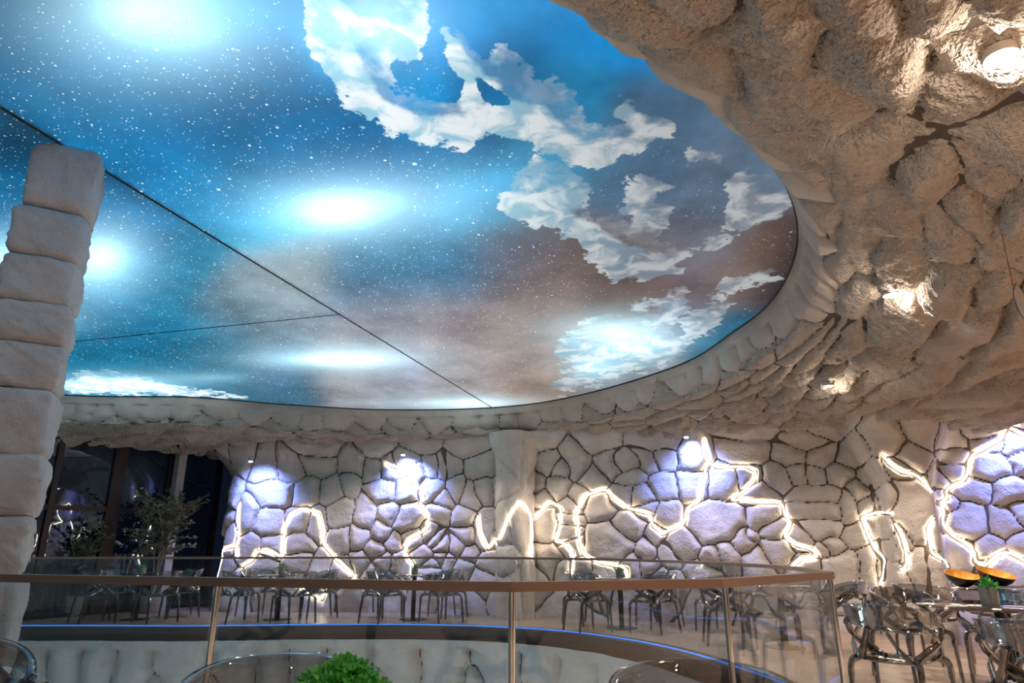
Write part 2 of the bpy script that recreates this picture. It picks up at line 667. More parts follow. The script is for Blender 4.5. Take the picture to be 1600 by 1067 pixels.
STONES += crop_pts([(190, 440, 1, 1.1), (150, 330), (130, 500), (230, 600), (270, 480, .8, 1.3), (320, 340, 1.3, .9), (340, 440), (240, 700), (200, 760), (100, 760),
    (60, 860), (150, 840), (260, 800), (350, 680, .8, 1.4), (360, 860), (230, 870), (330, 930), (50, 700), (460, 450), (480, 700), (480, 900),
    (700, 320, 1.2, .8), (640, 410), (760, 430, 1.2, 1), (680, 490), (770, 340, 1.2, .7), (860, 320), (960, 390, 1.2, 1), (870, 490), (830, 550), (690, 640, 1, 1.2),
    (820, 600), (810, 690), (720, 840, 1.3, 1.2), (830, 760), (790, 890), (870, 890), (970, 530, 1.3, 1), (1170, 640, 1.3, 1), (1040, 740, 1.6, 1.3), (1110, 480, 1.1, .9),
    (1160, 390, 1.2, .7), (1130, 290, 1.3, .6), (1050, 320), (1230, 490), (1250, 550), (1330, 420, 1, 1.1), (1350, 590), (1330, 260), (1300, 700), (1255, 790, .7, 1.2),
    (1265, 880), (1390, 800, 1.3, 1.2), (1170, 890), (1000, 930), (640, 950), (900, 970), (1150, 980), (1400, 950)], 660, 640, S)
STONES += crop_pts([(100, 270, 1.3, .7), (60, 350), (300, 350), (300, 470), (480, 470, 1.2, 1), (600, 310, 1.4, .9), (590, 450), (660, 540, 1.3, .8), (770, 450, 1.1, 1.1),
    (830, 330, 1.2, 1), (630, 210, 1.3, .6), (880, 260, 1.3, .6), (1000, 340, 1.1, .8), (1180, 340, 1.2, .7), (880, 440), (970, 430), (1100, 420, 1.1, 1), (1290, 440, 1, 1.1),
    (1210, 520), (960, 540, 1.6, .8), (980, 640, 1.7, .7), (1000, 740, 1.7, .8), (1160, 610, .6, 1.4), (1280, 600, 1.2, .8), (1360, 570), (440, 710, 1.7, 1.3), (700, 670, 1.1, 1),
    (750, 730), (630, 775, .6, .5), (210, 850, 1.5, 1.2), (400, 900, .8, .8), (500, 880), (640, 900, 1.1, 1), (570, 815), (760, 850, 1.2, 1), (900, 790),
    (930, 940, 1.1, .8), (1080, 830, .8, .8), (1130, 940, 1.4, 1), (1010, 860, .8, .6), (1200, 780), (1270, 930, .9, 1.3), (1320, 740), (1380, 850), (100, 990), (330, 970, 1.2, .8), (1380, 960)], 1000, 620, S)
STONES += crop_pts([(630, 330, 1.3, .8), (650, 410), (650, 500), (870, 270, 1.3, .6), (890, 330, 1.3, .7), (1010, 340), (870, 470, 1.4, 1), (1060, 430), (760, 590, 1.5, .8),
    (1000, 600, 1.3, 1.1), (590, 540), (590, 620, .7, .8), (640, 660, .7, .7), (600, 730, .6, 1), (740, 770, 1.5, 1.2), (950, 780, 1.4, 1.2), (1050, 720), (1050, 880),
    (870, 910), (690, 930, 1.5, 1.1), (960, 1010, 1.4, .8), (310, 340), (430, 400, 1, 1.1), (510, 260), (440, 700, 1.6, 2.0), (480, 1000), (560, 1010), (375, 880, .6, 1.4),
    (570, 830, .5, 1.3), (360, 460)], 1300, 600, 3.5567)

LED = {}
LED['the white rock pillar beside the dark window'] = crop_pts([(50, 905), (110, 860), (160, 830), (190, 775), (265, 755), (268, 820)], 300, 640, S)
LED['the rock pillar beside the window, a short upright line'] = crop_pts([(283, 520), (277, 610), (272, 700), (268, 752)], 300, 640, S)
LED['the stones like a tall doorway left of the wall'] = crop_pts([(290, 870), (345, 840), (370, 785), (430, 785), (500, 820), (518, 815), (516, 665), (555, 590), (625, 545), (715, 578), (742, 690), (735, 750), (800, 825), (880, 900), (920, 935)], 300, 640, S)
LED['the lowest stones, a bowl-shaped loop behind chairs'] = crop_pts([(590, 950), (640, 1012), (730, 1055), (765, 965)], 300, 640, S)
LED['the blue-lit stones in a zigzag left of the grey pillar'] = crop_pts([(1085, 300), (1120, 322), (1165, 325), (1170, 385), (1235, 405), (1300, 480), (1270, 520), (1310, 580), (1325, 660), (1215, 720), (1185, 765), (1215, 835), (1240, 860), (1230, 930)], 300, 640, S)
LED['the stones in a V shape running into the grey pillar'] = crop_pts([(318, 590), (325, 680), (375, 780), (425, 715)], 660, 640, S)
LED['the stones in a hook just right of the grey pillar'] = crop_pts([(640, 600), (715, 515), (780, 555), (770, 640), (742, 735), (800, 745), (845, 800), (838, 935)], 660, 640, S)
LED['a long bolt rising to the middle blue lamp'] = crop_pts([(1150, 935), (1145, 885), (1080, 865), (995, 848), (905, 815), (875, 740), (870, 650), (858, 580), (905, 480), (1025, 440), (1060, 490), (1150, 550), (1280, 585), (1285, 650), (1340, 690)], 660, 640, S) + \
    crop_pts([(130, 765), (255, 700), (265, 625), (340, 580), (350, 500), (365, 400), (395, 370), (375, 270), (365, 240)], 1000, 620, S)
LED['the wall, winding right from the middle blue lamp'] = crop_pts([(395, 372), (425, 400), (580, 390), (650, 415), (640, 470), (570, 530), (505, 578), (600, 572), (640, 592), (790, 590), (805, 660), (845, 690), (830, 740), (800, 780), (880, 830), (960, 850), (995, 888), (910, 890), (850, 940)], 1000, 620, S)
LED['the stones left of the right-hand pillar'] = crop_pts([(330, 715), (240, 715), (155, 745), (190, 810), (235, 920), (290, 970), (285, 1060), (265, 1110)], 1300, 600, 3.5567)
LED['the right-hand pillar as an arch under its top'] = crop_pts([(275, 400), (320, 455), (390, 500), (440, 500), (500, 540), (550, 600)], 1300, 600, 3.5567)
LED['the left edge of the right-hand pillar'] = crop_pts([(345, 775), (380, 850), (410, 930), (415, 1010), (380, 1030)], 1300, 600, 3.5567)
LED['the right edge of the right-hand pillar'] = crop_pts([(560, 740), (530, 800), (545, 900), (550, 940), (600, 970), (640, 1010)], 1300, 600, 3.5567)
LED['the bright blue stones right of the right-hand pillar'] = crop_pts([(1110, 330), (1067, 300), (960, 240), (945, 310), (870, 350), (775, 400), (760, 440), (740, 530), (660, 560), (620, 600), (635, 640), (590, 660), (620, 710), (610, 780), (660, 850), (740, 890), (800, 940), (780, 985), (840, 1015), (900, 960), (960, 935), (1067, 975), (1110, 1010)], 1300, 600, 3.5567)

WALL = [(-6.15, 15.6), (-6.0, 14.75), (-5.6, 14.3), (-4.0, 14.12), (-2.49, 14.03), (-0.5, 13.6), (1.0, 13.05), (2.21, 12.53), (4.08, 11.58), (5.88, 10.72), (7.06, 10.15), (8.4, 9.1), (9.0, 7.6), (9.1, 5.5)]


def led_tube(Q3, Nn, U, V, uvline, label):
    pts = []
    for (a, b) in zip(uvline[:-1], uvline[1:]):
        L = math.hypot(b[0] - a[0], b[1] - a[1])
        n = max(2, int(L / 0.06))
        for k in range(n):
            t = k / n
            pts.append((a[0] + t * (b[0] - a[0]), a[1] + t * (b[1] - a[1])))
    pts.append(uvline[-1])
    out = []
    us, vs = U[:, 0], V[0, :]
    for (u, v) in pts:
        i = min(max(int(np.searchsorted(us, u)), 0), len(us) - 1)
        j = min(max(int(np.searchsorted(vs, v)), 0), len(vs) - 1)
        out.append(Q3[i, j] + Nn[i, j] * 0.03)
    out = np.array(out)
    sm = out.copy()
    sm[1:-1] = (out[:-2] + 2 * out[1:-1] + out[2:]) / 4
    o = MB().tube(sm, 0.0135, 6).build('led_strip', M['led'])
    tag(o, 'light strip glowing in ' + label, 'light strip', 'lightning light strips')
    return o


def build_wall():
    path, s = resample(catmull(WALL, 12), step=0.024)
    zs = np.arange(-0.06, 3.42, 0.024)
    U, V = np.meshgrid(s, zs, indexing='ij')
    tang = np.gradient(path, axis=0)
    tang /= np.linalg.norm(tang, axis=1, keepdims=True)
    nrm = np.stack([tang[:, 1], -tang[:, 0]], 1)          # to the room
    P = np.zeros(U.shape + (3,))
    P[..., 0] = path[:, None, 0]
    P[..., 1] = path[:, None, 1]
    P[..., 2] = V
    Nn = np.zeros_like(P)
    Nn[..., 0] = nrm[:, None, 0]
    Nn[..., 1] = nrm[:, None, 1]
    PX, PY = project(P)
    ok = (P[..., 1] > 5)
    # pillar bulging from the wall on the right, and the rounded corner beside the window
    u_p = nearest_uv(PX, PY, U, V, 1424, 850, ok)[0]
    width = 0.37 + 0.30 * sstep(2.1, 2.9, V)
    base = 0.95 * np.exp(-np.abs((U - u_p) / width) ** 7)
    base += 0.18 * fbm(U * 0.7, V * 0.7, 3, 3.0)
    # wall leans out towards the rock ceiling
    base += 0.35 * sstep(2.5, 3.3, V) ** 1.5
    Pb = P + Nn * base[..., None]
    PX, PY = project(Pb)
    rnd = random.Random(4)
    seeds = []
    for st in STONES:
        u, v, _ = nearest_uv(PX, PY, U, V, st[0], st[1], ok)
        au, av = (st[2], st[3]) if len(st) > 3 else (1.0, 1.0)
        if 0.02 < v < 3.3:
            seeds.append((u, v, au, av))
    seeds = jitter_fill(seeds, 0, s[-1], 0, 3.35, 0.66, 0.46, rnd, 1.15, 0.9)
    wu = U + 0.055 * fbm(U * 3, V * 3, 3, 1.0)
    wv = V + 0.055 * fbm(U * 3, V * 3, 3, 9.0)
    lab, d1 = voronoi(wu, wv, seeds)
    lines, names = [], []
    for nm, ln in LED.items():
        uv = [nearest_uv(PX, PY, U, V, p[0], p[1], ok)[:2] for p in ln]
        lines.append(uv)
        names.append(nm)
    dl = seg_dist(U, V, lines)
    d = np.minimum(d1, dl - 0.016)
    rs = np.random.RandomState(3)
    k = len(seeds)
    off = rs.uniform(-0.035, 0.045, k)
    tu = rs.uniform(-0.13, 0.13, k)
    tv = rs.uniform(-0.16, 0.16, k)
    su = np.array([q[0] for q in seeds])
    sv = np.array([q[1] for q in seeds])
    h = 0.125 * pillow(d, 0.13)
    hj = 0.049
    inner = sstep(0.0, 0.10, d)
    h += inner * (off[lab] + tu[lab] * (U - su[lab]) + tv[lab] * (V - sv[lab]))
    h += inner * (0.022 * fbm(U * 5, V * 5, 4, 4.0) + 0.03 * fbm(U * 1.2 + 3, V * 4, 3, 6.0))
    h = np.maximum(h, np.where(d > 0, (hj + 0.035) * sstep(0.0, 0.05, d), 0.0))       # no stone sinks under its joint
    Q3 = Pb + Nn * h[..., None]
    wall, n = split_field(Q3, lab, d, Pb + Nn * hj, 'wall_back', 'stone', M['stone'], M['joint'], flip=False, min_faces=14)
    tag(wall, kind='structure')
    Ql = Pb + Nn * (hj + 0.0)
    print('wall stones', n)
    for nm, ln in zip(names, lines):
        led_tube(Ql, Nn, U, V, ln, nm)
    return path


wall_path = build_wall()

# ------------------------------------------------------------------ rock ceiling round the printed sky
RING = [(-9.9, 10.6), (-8.2, 11.93), (-5.9, 12.12), (-4.28, 12.62), (-2.51, 12.98), (-0.37, 12.83), (1.17, 12.04), (2.64, 10.32), (3.09, 8.83), (3.23, 7.97),
        (3.14, 7.01), (2.88, 6.15), (2.45, 5.35), (1.85, 4.60), (1.12, 3.93), (0.42, 3.38), (-0.05, 2.98), (-0.7, 2.4), (-2.2, 1.6), (-4.5, 1.2), (-7.5, 1.7), (-9.8, 3.6), (-10.8, 6.4), (-10.7, 8.8)]
OUTER = [(-11.5, 12.6), (-8.75, 12.8), (-6.3, 15.2), (-4.4, 14.3), (-2.4, 14.2), (0.0, 13.6), (1.95, 12.85), (4.3, 11.7), (6.0, 10.9), (7.5, 10.1),
         (9.3, 8.6), (9.6, 6.0), (9.6, 3.4), (9.6, 0.0), (7.6, -2.6), (4.6, -2.9), (2.2, -2.9), (0.0, -2.9), (-2.6, -2.9), (-6.0, -2.9), (-10.5, -2.9), (-12.8, 1.5), (-13.0, 6.0), (-13.0, 9.5)]
Z_OUT = [3.15, 3.05, 3.12, 3.12, 3.12, 3.08, 3.02, 2.95, 2.92, 2.92, 2.92, 2.95, 3.0, 3.0, 3.0, 3.0, 3.0, 3.05, 3.1, 3.1, 3.1, 3.1, 3.1, 3.1]
DROP = [0.5] * 8 + [0.5, 0.48, 0.45, 0.42, 0.42, 0.42, 0.42, 0.42, 0.42, 0.42, 0.45] + [0.5] * 5
PER = [20, 34, 34, 36, 40, 44, 58, 60, 56, 70, 90, 120, 130, 130, 116, 96, 60, 16, 12, 8, 8, 8, 8, 8]


def build_ceiling_rock():
    m = len(RING)
    R, O, zo, dr = [], [], [], []
    ringc = np.array(RING)

    def cm(A, i, t):
        A = np.asarray(A, float)
        p0, p1, p2, p3 = A[(i - 1) % m], A[i], A[(i + 1) % m], A[(i + 2) % m]
        return 0.5 * ((2 * p1) + (-p0 + p2) * t + (2 * p0 - 5 * p1 + 4 * p2 - p3) * t * t + (-p0 + 3 * p1 - 3 * p2 + p3) * t ** 3)
    for i in range(m):
        for k in range(PER[i]):
            t = k / PER[i]
            R.append(cm(RING, i, t))
            O.append(cm(OUTER, i, t))
            zo.append(cm(Z_OUT, i, t))
            dr.append(cm(DROP, i, t))
    R.append(R[0]); O.append(O[0]); zo.append(zo[0]); dr.append(dr[0])
    R, O, zo, dr = map(np.array, (R, O, zo, dr))
    n = len(R)
    nf, ns = 34, 220
    g = np.linspace(0, 1, ns + 1)[1:]
    g = g ** 1.35
    span = np.linalg.norm(O - R, axis=1)
    dirv = (O - R) / span[:, None]
    zr = ceil_z(R[:, 1])
    P = np.zeros((n, nf + ns, 3))
    # upright rim: from the print down
    for j in range(nf):
        t = j / (nf - 1)
        out = 0.16 * t ** 2
        P[:, j, :2] = R + dirv * out
        P[:, j, 2] = zr + 0.02 - (dr + 0.02) * (t - 0.08 * np.sin(math.pi * t))
    R2 = R + dirv * 0.16
    z2 = zr - dr
    for j in range(ns):
        t = g[j]
        P[:, nf + j, :2] = R2 + (O - R2) * t
        far = span * t
        # soft shoulder under the rim, then a gentle fall to the wall
        P[:, nf + j, 2] = z2 + (zo - z2) * (1 - np.exp(-far / 1.1)) / (1 - np.exp(-span / 1.1))
    Nn = normals_of(P, 1.0)
    if Nn[n // 3, nf + ns // 2, 2] > 0:
        Nn = -Nn
    # metric coordinates
    sm = np.concatenate([[0], np.cumsum(np.linalg.norm(np.diff(P[:, nf + 40, :2], axis=0), axis=1))])
    W = np.concatenate([np.zeros((n, 1)), np.cumsum(np.linalg.norm(np.diff(P, axis=1), axis=2), axis=1)], 1)
    # use plan coordinates warped along the ring so that lumps keep their size everywhere
    U = np.repeat(sm[:, None], nf + ns, 1)
    V = W
    # broad swells first
    broad = 0.15 * fbm(P[..., 0] * 0.75, P[..., 1] * 0.75 + P[..., 2] * 0.5, 3, 2.0)
    edge = sstep(0.1, 0.9, W - dr[:, None])
    Pb = P + Nn * (broad * edge)[..., None]
    PX, PY = project(Pb)
    ok = (Pb[..., 1] > 0.3) & (np.arange(nf + ns)[None, :] > nf)
    rnd = random.Random(11)
    C4 = lambda pts: [(740 + p[0] / 1.8605, p[1] / 1.86, *p[2:]) for p in pts]
    big = C4([(150, 60, 1.0, .9), (400, 70, 1.2, 1), (400, 190, 1.3, .7), (580, 200, 1.0, .8), (540, 310, 1.5, .5), (600, 60, 1.0, .9), (860, 130, 1.3, 1.2), (1080, 60, 1.1, 1), (950, 330, 1.6, .7),
              (1160, 260, 1.3, .9), (1120, 480, 1.4, 1), (850, 430, 1.4, .6), (1400, 50, 1.1, .8), (1560, 40, 1, .8), (1540, 240, 1.2, 1.1), (1480, 330, 1.2, .7), (1540, 430, 1.2, .7),
              (1290, 540, 1.1, .8), (1200, 650, 1.4, .6), (1120, 740, 1.3, .5), (1470, 580, 1.4, .6), (1560, 660, 1.2, .6), (1420, 660, 1.2, .5), (1230, 780, 1.3, .5),
              (1370, 740, 1.2, .5), (1540, 770, 1.1, .6), (1100, 860, 1.1, .5), (1370, 860, 1.2, .5), (1520, 850, 1.2, .45), (1000, 650, 1, .6), (1060, 800, .9, .6)])
    seeds = []
    for st in big:
        kk = np.argmin(np.where(ok, (PX - st[0]) ** 2 + (PY - st[1]) ** 2, 1e12))
        seeds.append((U.ravel()[kk], V.ravel()[kk], st[2] * 1.25, st[3] * 1.1))
    # fill: longer lumps laid round the ring; bigger overhead, smaller by the far wall
    vmax = V.max()
    pos_x = lambda u: np.interp(u, sm, P[:, nf + 60, 1])
    u = 0.0
    row = 0.62
    vv = row
    while vv < vmax:
        hrow = 0.23 if vv < 2.2 else 0.36
        u = rnd.uniform(-0.3, 0.3)
        while u < sm[-1]:
            y = pos_x(u)
            L = 0.78 if y > 8 else 1.15
            hh = hrow * (1.0 if y > 8 else 1.35)
            uu, v2 = u + rnd.uniform(-.2, .2) * L, vv + rnd.uniform(-.35, .35) * hrow
            if all(math.hypot((uu - s[0]) / L, (v2 - s[1]) / hh) > (1.0 if y < 8 else 0.62) for s in seeds):
                k = rnd.uniform(0.85, 1.2)
                seeds.append((uu, v2, 2.3 * k, 0.8 * k))
            u += L
        vv += hrow
    # one row of rim blocks
    u = 0.0
    while u < sm[-1]:
        seeds.append((u, 0.33 + rnd.uniform(-0.05, 0.05), 0.9, 0.85))
        u += rnd.uniform(0.30, 0.85)
    wu = U + 0.10 * fbm(U * 1.8, V * 2.4, 4, 1.0)
    wv = V + 0.09 * fbm(U * 1.8, V * 2.4, 4, 8.0)
    vis = [s for s in seeds if True]
    lab, d = voronoi(wu, wv, vis)
    smooth_top = sstep(0.20, 0.10, V)                    # plain band under the print
    d = d + 0.25 * smooth_top
    rs = np.random.RandomState(8)
    k = len(vis)
    off = rs.uniform(-0.05, 0.06, k)
    tv = rs.uniform(-0.28, 0.28, k)
    tu = rs.uniform(-0.10, 0.10, k)
    su = np.array([q[0] for q in vis])
    sv = np.array([q[1] for q in vis])
    soft = sstep(-0.85, -0.30, fbm(U * 0.9, V * 1.3, 3, 12.0))     # where two lumps run into each other without a crack
    d = d + 0.10 * (1 - soft) * edge
    amp = 0.09 + 0.11 * edge
    hj = amp * (pillow(0.0052 + 0.0023 * edge, 0.22) - 1.0)
    h = amp * (pillow(d, 0.22) - 1.0) * (1 - smooth_top)
    inner = sstep(0.0, 0.09, d) * edge
    h += inner * (off[lab] + tu[lab] * np.clip(U - su[lab], -.6, .6) + tv[lab] * np.clip(V - sv[lab], -.4, .4))
    h += edge * (0.045 * fbm(U * 2.2, V * 6, 4, 4.0) + 0.034 * fbm(U * 21, V * 23, 3, 6.0)) + (1 - smooth_top) * 0.008 * fbm(U * 8, V * 8, 3, 5.0)
    h = np.where(d > 0.03, np.maximum(h, hj + 0.03 * sstep(0.03, 0.08, d)), h)
    Q3 = Pb + Nn * h[..., None]
    # cull what lies beyond the walls behind the camera: keep everything, coarse there anyway
    rim = lambda lb: M['rim'] if sv[lb] < 0.5 else M['rock']
    ob, cnt = split_field(Q3, lab, d, Pb + Nn * hj[..., None], 'ceiling', 'rock', M['rock'], M['rockjoint'], flip=(np.cross(P[1, nf + 9] - P[0, nf + 9], P[0, nf + 10] - P[0, nf + 9])[2] > 0), min_faces=10, mat_of=rim)
    tag(ob, kind='structure')
    print('ceiling rocks', cnt, 'grid', n, nf + ns)
    return R, Q3


ring_pts, rock_grid = build_ceiling_rock()


# ------------------------------------------------------------------ backlit printed sky
def srgb(c):
    c = np.asarray(c, float) / 255.0
    return np.where(c <= 0.04045, c / 12.92, ((c + 0.055) / 1.055) ** 2.4)


SKY = [  # px, py, sigma, (r,g,b): colours of the print; the browns are painted reflections of the rock
    (60, 60, 90, (4, 70, 112)), (0, 0, 90, (8, 66, 104)), (120, 150, 80, (5, 110, 165)), (250, 190, 70, (4, 96, 150)), (400, 180, 70, (2, 88, 142)), (450, 250, 60, (6, 104, 160)),
    (0, 100, 60, (5, 80, 122)), (560, 245, 60, (2, 92, 150)), (650, 250, 50, (10, 104, 160)), (745, 225, 40, (34, 78, 122)), (330, 300, 60, (12, 116, 172)), (400, 340, 50, (60, 160, 212)),
    (750, 300, 50, (60, 150, 205)), (150, 300, 60, (6, 104, 160)), (40, 300, 60, (12, 92, 140)), (30, 220, 40, (2, 30, 52)), (300, 400, 50, (40, 120, 164)), (220, 350, 45, (10, 112, 170)), (420, 440, 60, (142, 162, 170)),
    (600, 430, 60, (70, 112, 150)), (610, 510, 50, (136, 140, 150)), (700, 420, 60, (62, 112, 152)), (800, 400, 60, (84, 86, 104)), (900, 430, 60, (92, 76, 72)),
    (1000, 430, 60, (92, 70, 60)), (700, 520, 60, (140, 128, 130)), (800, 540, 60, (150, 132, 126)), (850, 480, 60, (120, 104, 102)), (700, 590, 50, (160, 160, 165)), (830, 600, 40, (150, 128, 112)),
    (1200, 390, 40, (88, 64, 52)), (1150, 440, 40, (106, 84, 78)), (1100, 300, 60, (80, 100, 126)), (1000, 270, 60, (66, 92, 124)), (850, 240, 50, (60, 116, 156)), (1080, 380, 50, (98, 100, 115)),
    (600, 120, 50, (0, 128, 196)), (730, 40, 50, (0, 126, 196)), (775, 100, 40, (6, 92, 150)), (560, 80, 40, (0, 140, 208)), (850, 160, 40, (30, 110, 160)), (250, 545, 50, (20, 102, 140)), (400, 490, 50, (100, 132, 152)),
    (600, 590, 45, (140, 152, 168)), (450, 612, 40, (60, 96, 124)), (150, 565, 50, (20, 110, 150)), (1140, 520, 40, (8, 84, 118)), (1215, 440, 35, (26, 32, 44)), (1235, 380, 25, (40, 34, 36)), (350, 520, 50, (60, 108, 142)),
    (200, 500, 50, (18, 110, 156)), (160, 540, 40, (15, 100, 140)), (-200, 200, 150, (10, 90, 140)), (-200, 500, 150, (20, 110, 150)), (300, -200, 150, (20, 120, 180)), (700, -200, 150, (10, 120, 190)), (960, 560, 50, (120, 125, 135)), (560, 590, 40, (150, 150, 156)),
]
GLOW = [  # px, py, rx, ry, strength of the lamps behind the sheet
    (215, 15, 150, 84, 1.05), (310, 60, 140, 70, .45), (520, 330, 84, 36, 1.4), (610, 312, 170, 52, .6), (160, 400, 60, 46, 1.3), (5, 405, 40, 40, 1.1), (120, 430, 80, 50, .3), (520, 562, 100, 13, 1.3), (560, 555, 90, 26, .4),
    (735, 630, 75, 9, 1.3), (960, 520, 90, 28, .9), (930, 575, 50, 20, .5), (190, 598, 90, 14, .9), (590, 30, 110, 60, .7), (430, -160, 200, 60, 1.0), (-300, 430, 80, 60, 1), (330, 590, 60, 8, .3), (1000, 535, 60, 30, .4),
]
# outlines of the printed cloud banks: points, weight, direction in which the bank thins out (dx, dy)
CLOUDS = [
    ([(590, -60), (595, 60), (612, 110), (655, 160), (690, 210), (740, 250), (800, 272), (870, 268), (905, 297), (945, 270), (1030, 275), (1050, 300), (1120, 325), (1180, 325), (1240, 300), (1310, 262), (1290, 235),
      (1215, 195), (1190, 215), (1225, 245), (1150, 250), (1120, 180), (1085, 140), (1050, 150), (1000, 105), (965, 85), (945, 115), (900, 60), (862, 62), (872, 120), (905, 170), (890, 205), (830, 200), (770, 175), (755, 130), (810, 112), (835, 75), (826, -60)], 1.0),
    ([(985, 375), (972, 400), (1000, 432), (1040, 450), (1090, 447), (1130, 460), (1150, 510), (1200, 548), (1260, 546), (1320, 530), (1350, 495), (1300, 482), (1280, 450), (1310, 420), (1285, 392), (1312, 365), (1270, 338), (1218, 345),
      (1232, 390), (1200, 402), (1225, 430), (1190, 420), (1130, 415), (1160, 385), (1130, 340), (1080, 300), (1045, 310), (1010, 345)], 1.0),
    ([(1408, 452), (1430, 390), (1418, 360), (1450, 333), (1490, 335), (1540, 370), (1552, 405), (1500, 432), (1440, 447)], 1.0),
    ([(1330, 330), (1340, 280), (1400, 290), (1470, 312), (1420, 335)], 0.6),
    ([(1082, 690), (1110, 650), (1160, 620), (1240, 618), (1290, 600), (1240, 605), (1250, 588), (1335, 562), (1345, 600), (1305, 640), (1345, 680), (1300, 712), (1180, 742), (1100, 768), (1082, 745), (1110, 715)], 1.0),
    ([(1325, 625), (1370, 597), (1425, 597), (1400, 642), (1340, 675)], 0.95),
    ([(1375, 580), (1420, 543), (1500, 527), (1545, 540), (1500, 558), (1440, 573), (1390, 588)], 0.85),
    ([(1340, 500), (1400, 462), (1445, 452), (1385, 495)], 0.85),
    ([(115, 752), (170, 722), (250, 733), (340, 753), (475, 776), (330, 775), (220, 768), (130, 768)], 1.0)]
CLOUDS = [([(x / 1.25, y / 1.25) for x, y in p], w) for p, w in CLOUDS]
HOLES = [([(930, 148), (985, 178), (996, 206), (960, 208), (935, 182)], 1.0)]
HOLES = [([(x / 1.25, y / 1.25) for x, y in p], w) for p, w in HOLES]


def signed_dist(x, y, poly):
    P = np.array(poly)
    lines = [np.concatenate([P, P[:1]])]
    d = seg_dist(x, y, lines)
    return np.where(inside_poly(x, y, P), -d, d)


def sky_material():
    m, nt, out = nodes_of('backlit_sky_print')
    L = nt.links.new
    geo = N(nt, 'ShaderNodeNewGeometry')
    a_sky = N(nt, 'ShaderNodeAttribute', attribute_name='sky')
    a_msk = N(nt, 'ShaderNodeAttribute', attribute_name='mask')
    sep = N(nt, 'ShaderNodeSeparateColor')
    L(a_msk.outputs['Color'], sep.inputs[0])          # r cloud, g glow, b grey
    big = N(nt, 'ShaderNodeTexNoise')
    big.inputs['Scale'].default_value = 3.6
    big.inputs['Detail'].default_value = 9
    big.inputs['Roughness'].default_value = 0.66
    L(geo.outputs['Position'], big.inputs['Vector'])
    # cloud cover = placed mass + torn edge
    ed = N(nt, 'ShaderNodeMapRange')
    ed.inputs['From Min'].default_value = 0.30
    ed.inputs['From Max'].default_value = 0.70
    ed.inputs['To Min'].default_value = -0.42
    ed.inputs['To Max'].default_value = 0.42
    puff = N(nt, 'ShaderNodeTexVoronoi', feature='F1')
    puff.inputs['Scale'].default_value = 3.4
    puff.normalize = True
    puff.inputs['Detail'].default_value = 3
    puff.inputs['Roughness'].default_value = 0.62
    puff.inputs['Lacunarity'].default_value = 2.3
    wob = N(nt, 'ShaderNodeMix', data_type='RGBA', blend_type='ADD')
    wob.inputs[0].default_value = 0.16
    L(geo.outputs['Position'], wob.inputs[6])
    L(big.outputs['Color'], wob.inputs[7])
    L(wob.outputs[2], puff.inputs['Vector'])
    pf = N(nt, 'ShaderNodeMapRange')
    pf.inputs['From Min'].default_value = 0.1
    pf.inputs['From Max'].default_value = 0.85
    pf.inputs['To Min'].default_value = 0.75
    pf.inputs['To Max'].default_value = 0.25
    L(puff.outputs['Distance'], pf.inputs['Value'])
    half = N(nt, 'ShaderNodeMix')
    half.inputs[0].default_value = 0.5
    L(big.outputs['Fac'], half.inputs[2])
    L(pf.outputs[0], half.inputs[3])
    L(big.outputs['Fac'], ed.inputs['Value'])
    ad = N(nt, 'ShaderNodeMath', operation='ADD')
    L(sep.outputs[0], ad.inputs[0])
    L(ed.outputs[0], ad.inputs[1])
    cov = N(nt, 'ShaderNodeMapRange', interpolation_type='SMOOTHSTEP')
    cov.inputs['From Min'].default_value = 0.44
    cov.inputs['From Max'].default_value = 0.54
    L(ad.outputs[0], cov.inputs['Value'])
    # lit lower billows, bodies thinning upwards into the blue
    fa = N(nt, 'ShaderNodeMath', operation='ADD')
    L(a_sky.outputs['Alpha'], fa.inputs[0])
    L(ed.outputs[0], fa.inputs[1])
    thin = N(nt, 'ShaderNodeMapRange', interpolation_type='SMOOTHSTEP')
    thin.inputs['From Min'].default_value = 0.0
    thin.inputs['From Max'].default_value = 0.7
    thin.inputs['To Min'].default_value = 0.22
    L(fa.outputs[0], thin.inputs['Value'])
    alpha = N(nt, 'ShaderNodeMath', operation='MULTIPLY')
    L(cov.outputs[0], alpha.inputs[0])
    L(thin.outputs[0], alpha.inputs[1])
    # folds inside the cloud
    fold = N(nt, 'ShaderNodeTexNoise')
    fold.inputs['Scale'].default_value = 3.4
    fold.inputs['Detail'].default_value = 7
    fold.inputs['Roughness'].default_value = 0.55
    fold.inputs['Distortion'].default_value = 0.6
    mp = N(nt, 'ShaderNodeMapping')
    mp.inputs['Location'].default_value = (4.3, 1.7, 0)
    L(geo.outputs['Position'], mp.inputs['Vector'])
    L(mp.outputs[0], fold.inputs['Vector'])
    fr = N(nt, 'ShaderNodeMapRange', interpolation_type='SMOOTHSTEP')
    fr.inputs['From Min'].default_value = 0.40
    fr.inputs['From Max'].default_value = 0.60
    fm = N(nt, 'ShaderNodeMix')
    fm.inputs[0].default_value = 0.0
    L(fold.outputs['Fac'], fm.inputs[2])
    L(pf.outputs[0], fm.inputs[3])
    L(fm.outputs[0], fr.inputs['Value'])
    white = N(nt, 'ShaderNodeMix', data_type='RGBA')
    L(sep.outputs[2], white.inputs[0])
    white.inputs[6].default_value = (0.86, 0.93, 0.96, 1)
    white.inputs[7].default_value = (0.42, 0.44, 0.45, 1)
    shade = N(nt, 'ShaderNodeMix', data_type='RGBA')
    L(sep.outputs[2], shade.inputs[0])
    shade.inputs[6].default_value = (0.30, 0.60, 0.76, 1)
    shade.inputs[7].default_value = (0.16, 0.20, 0.25, 1)
    ccol = N(nt, 'ShaderNodeMix', data_type='RGBA')
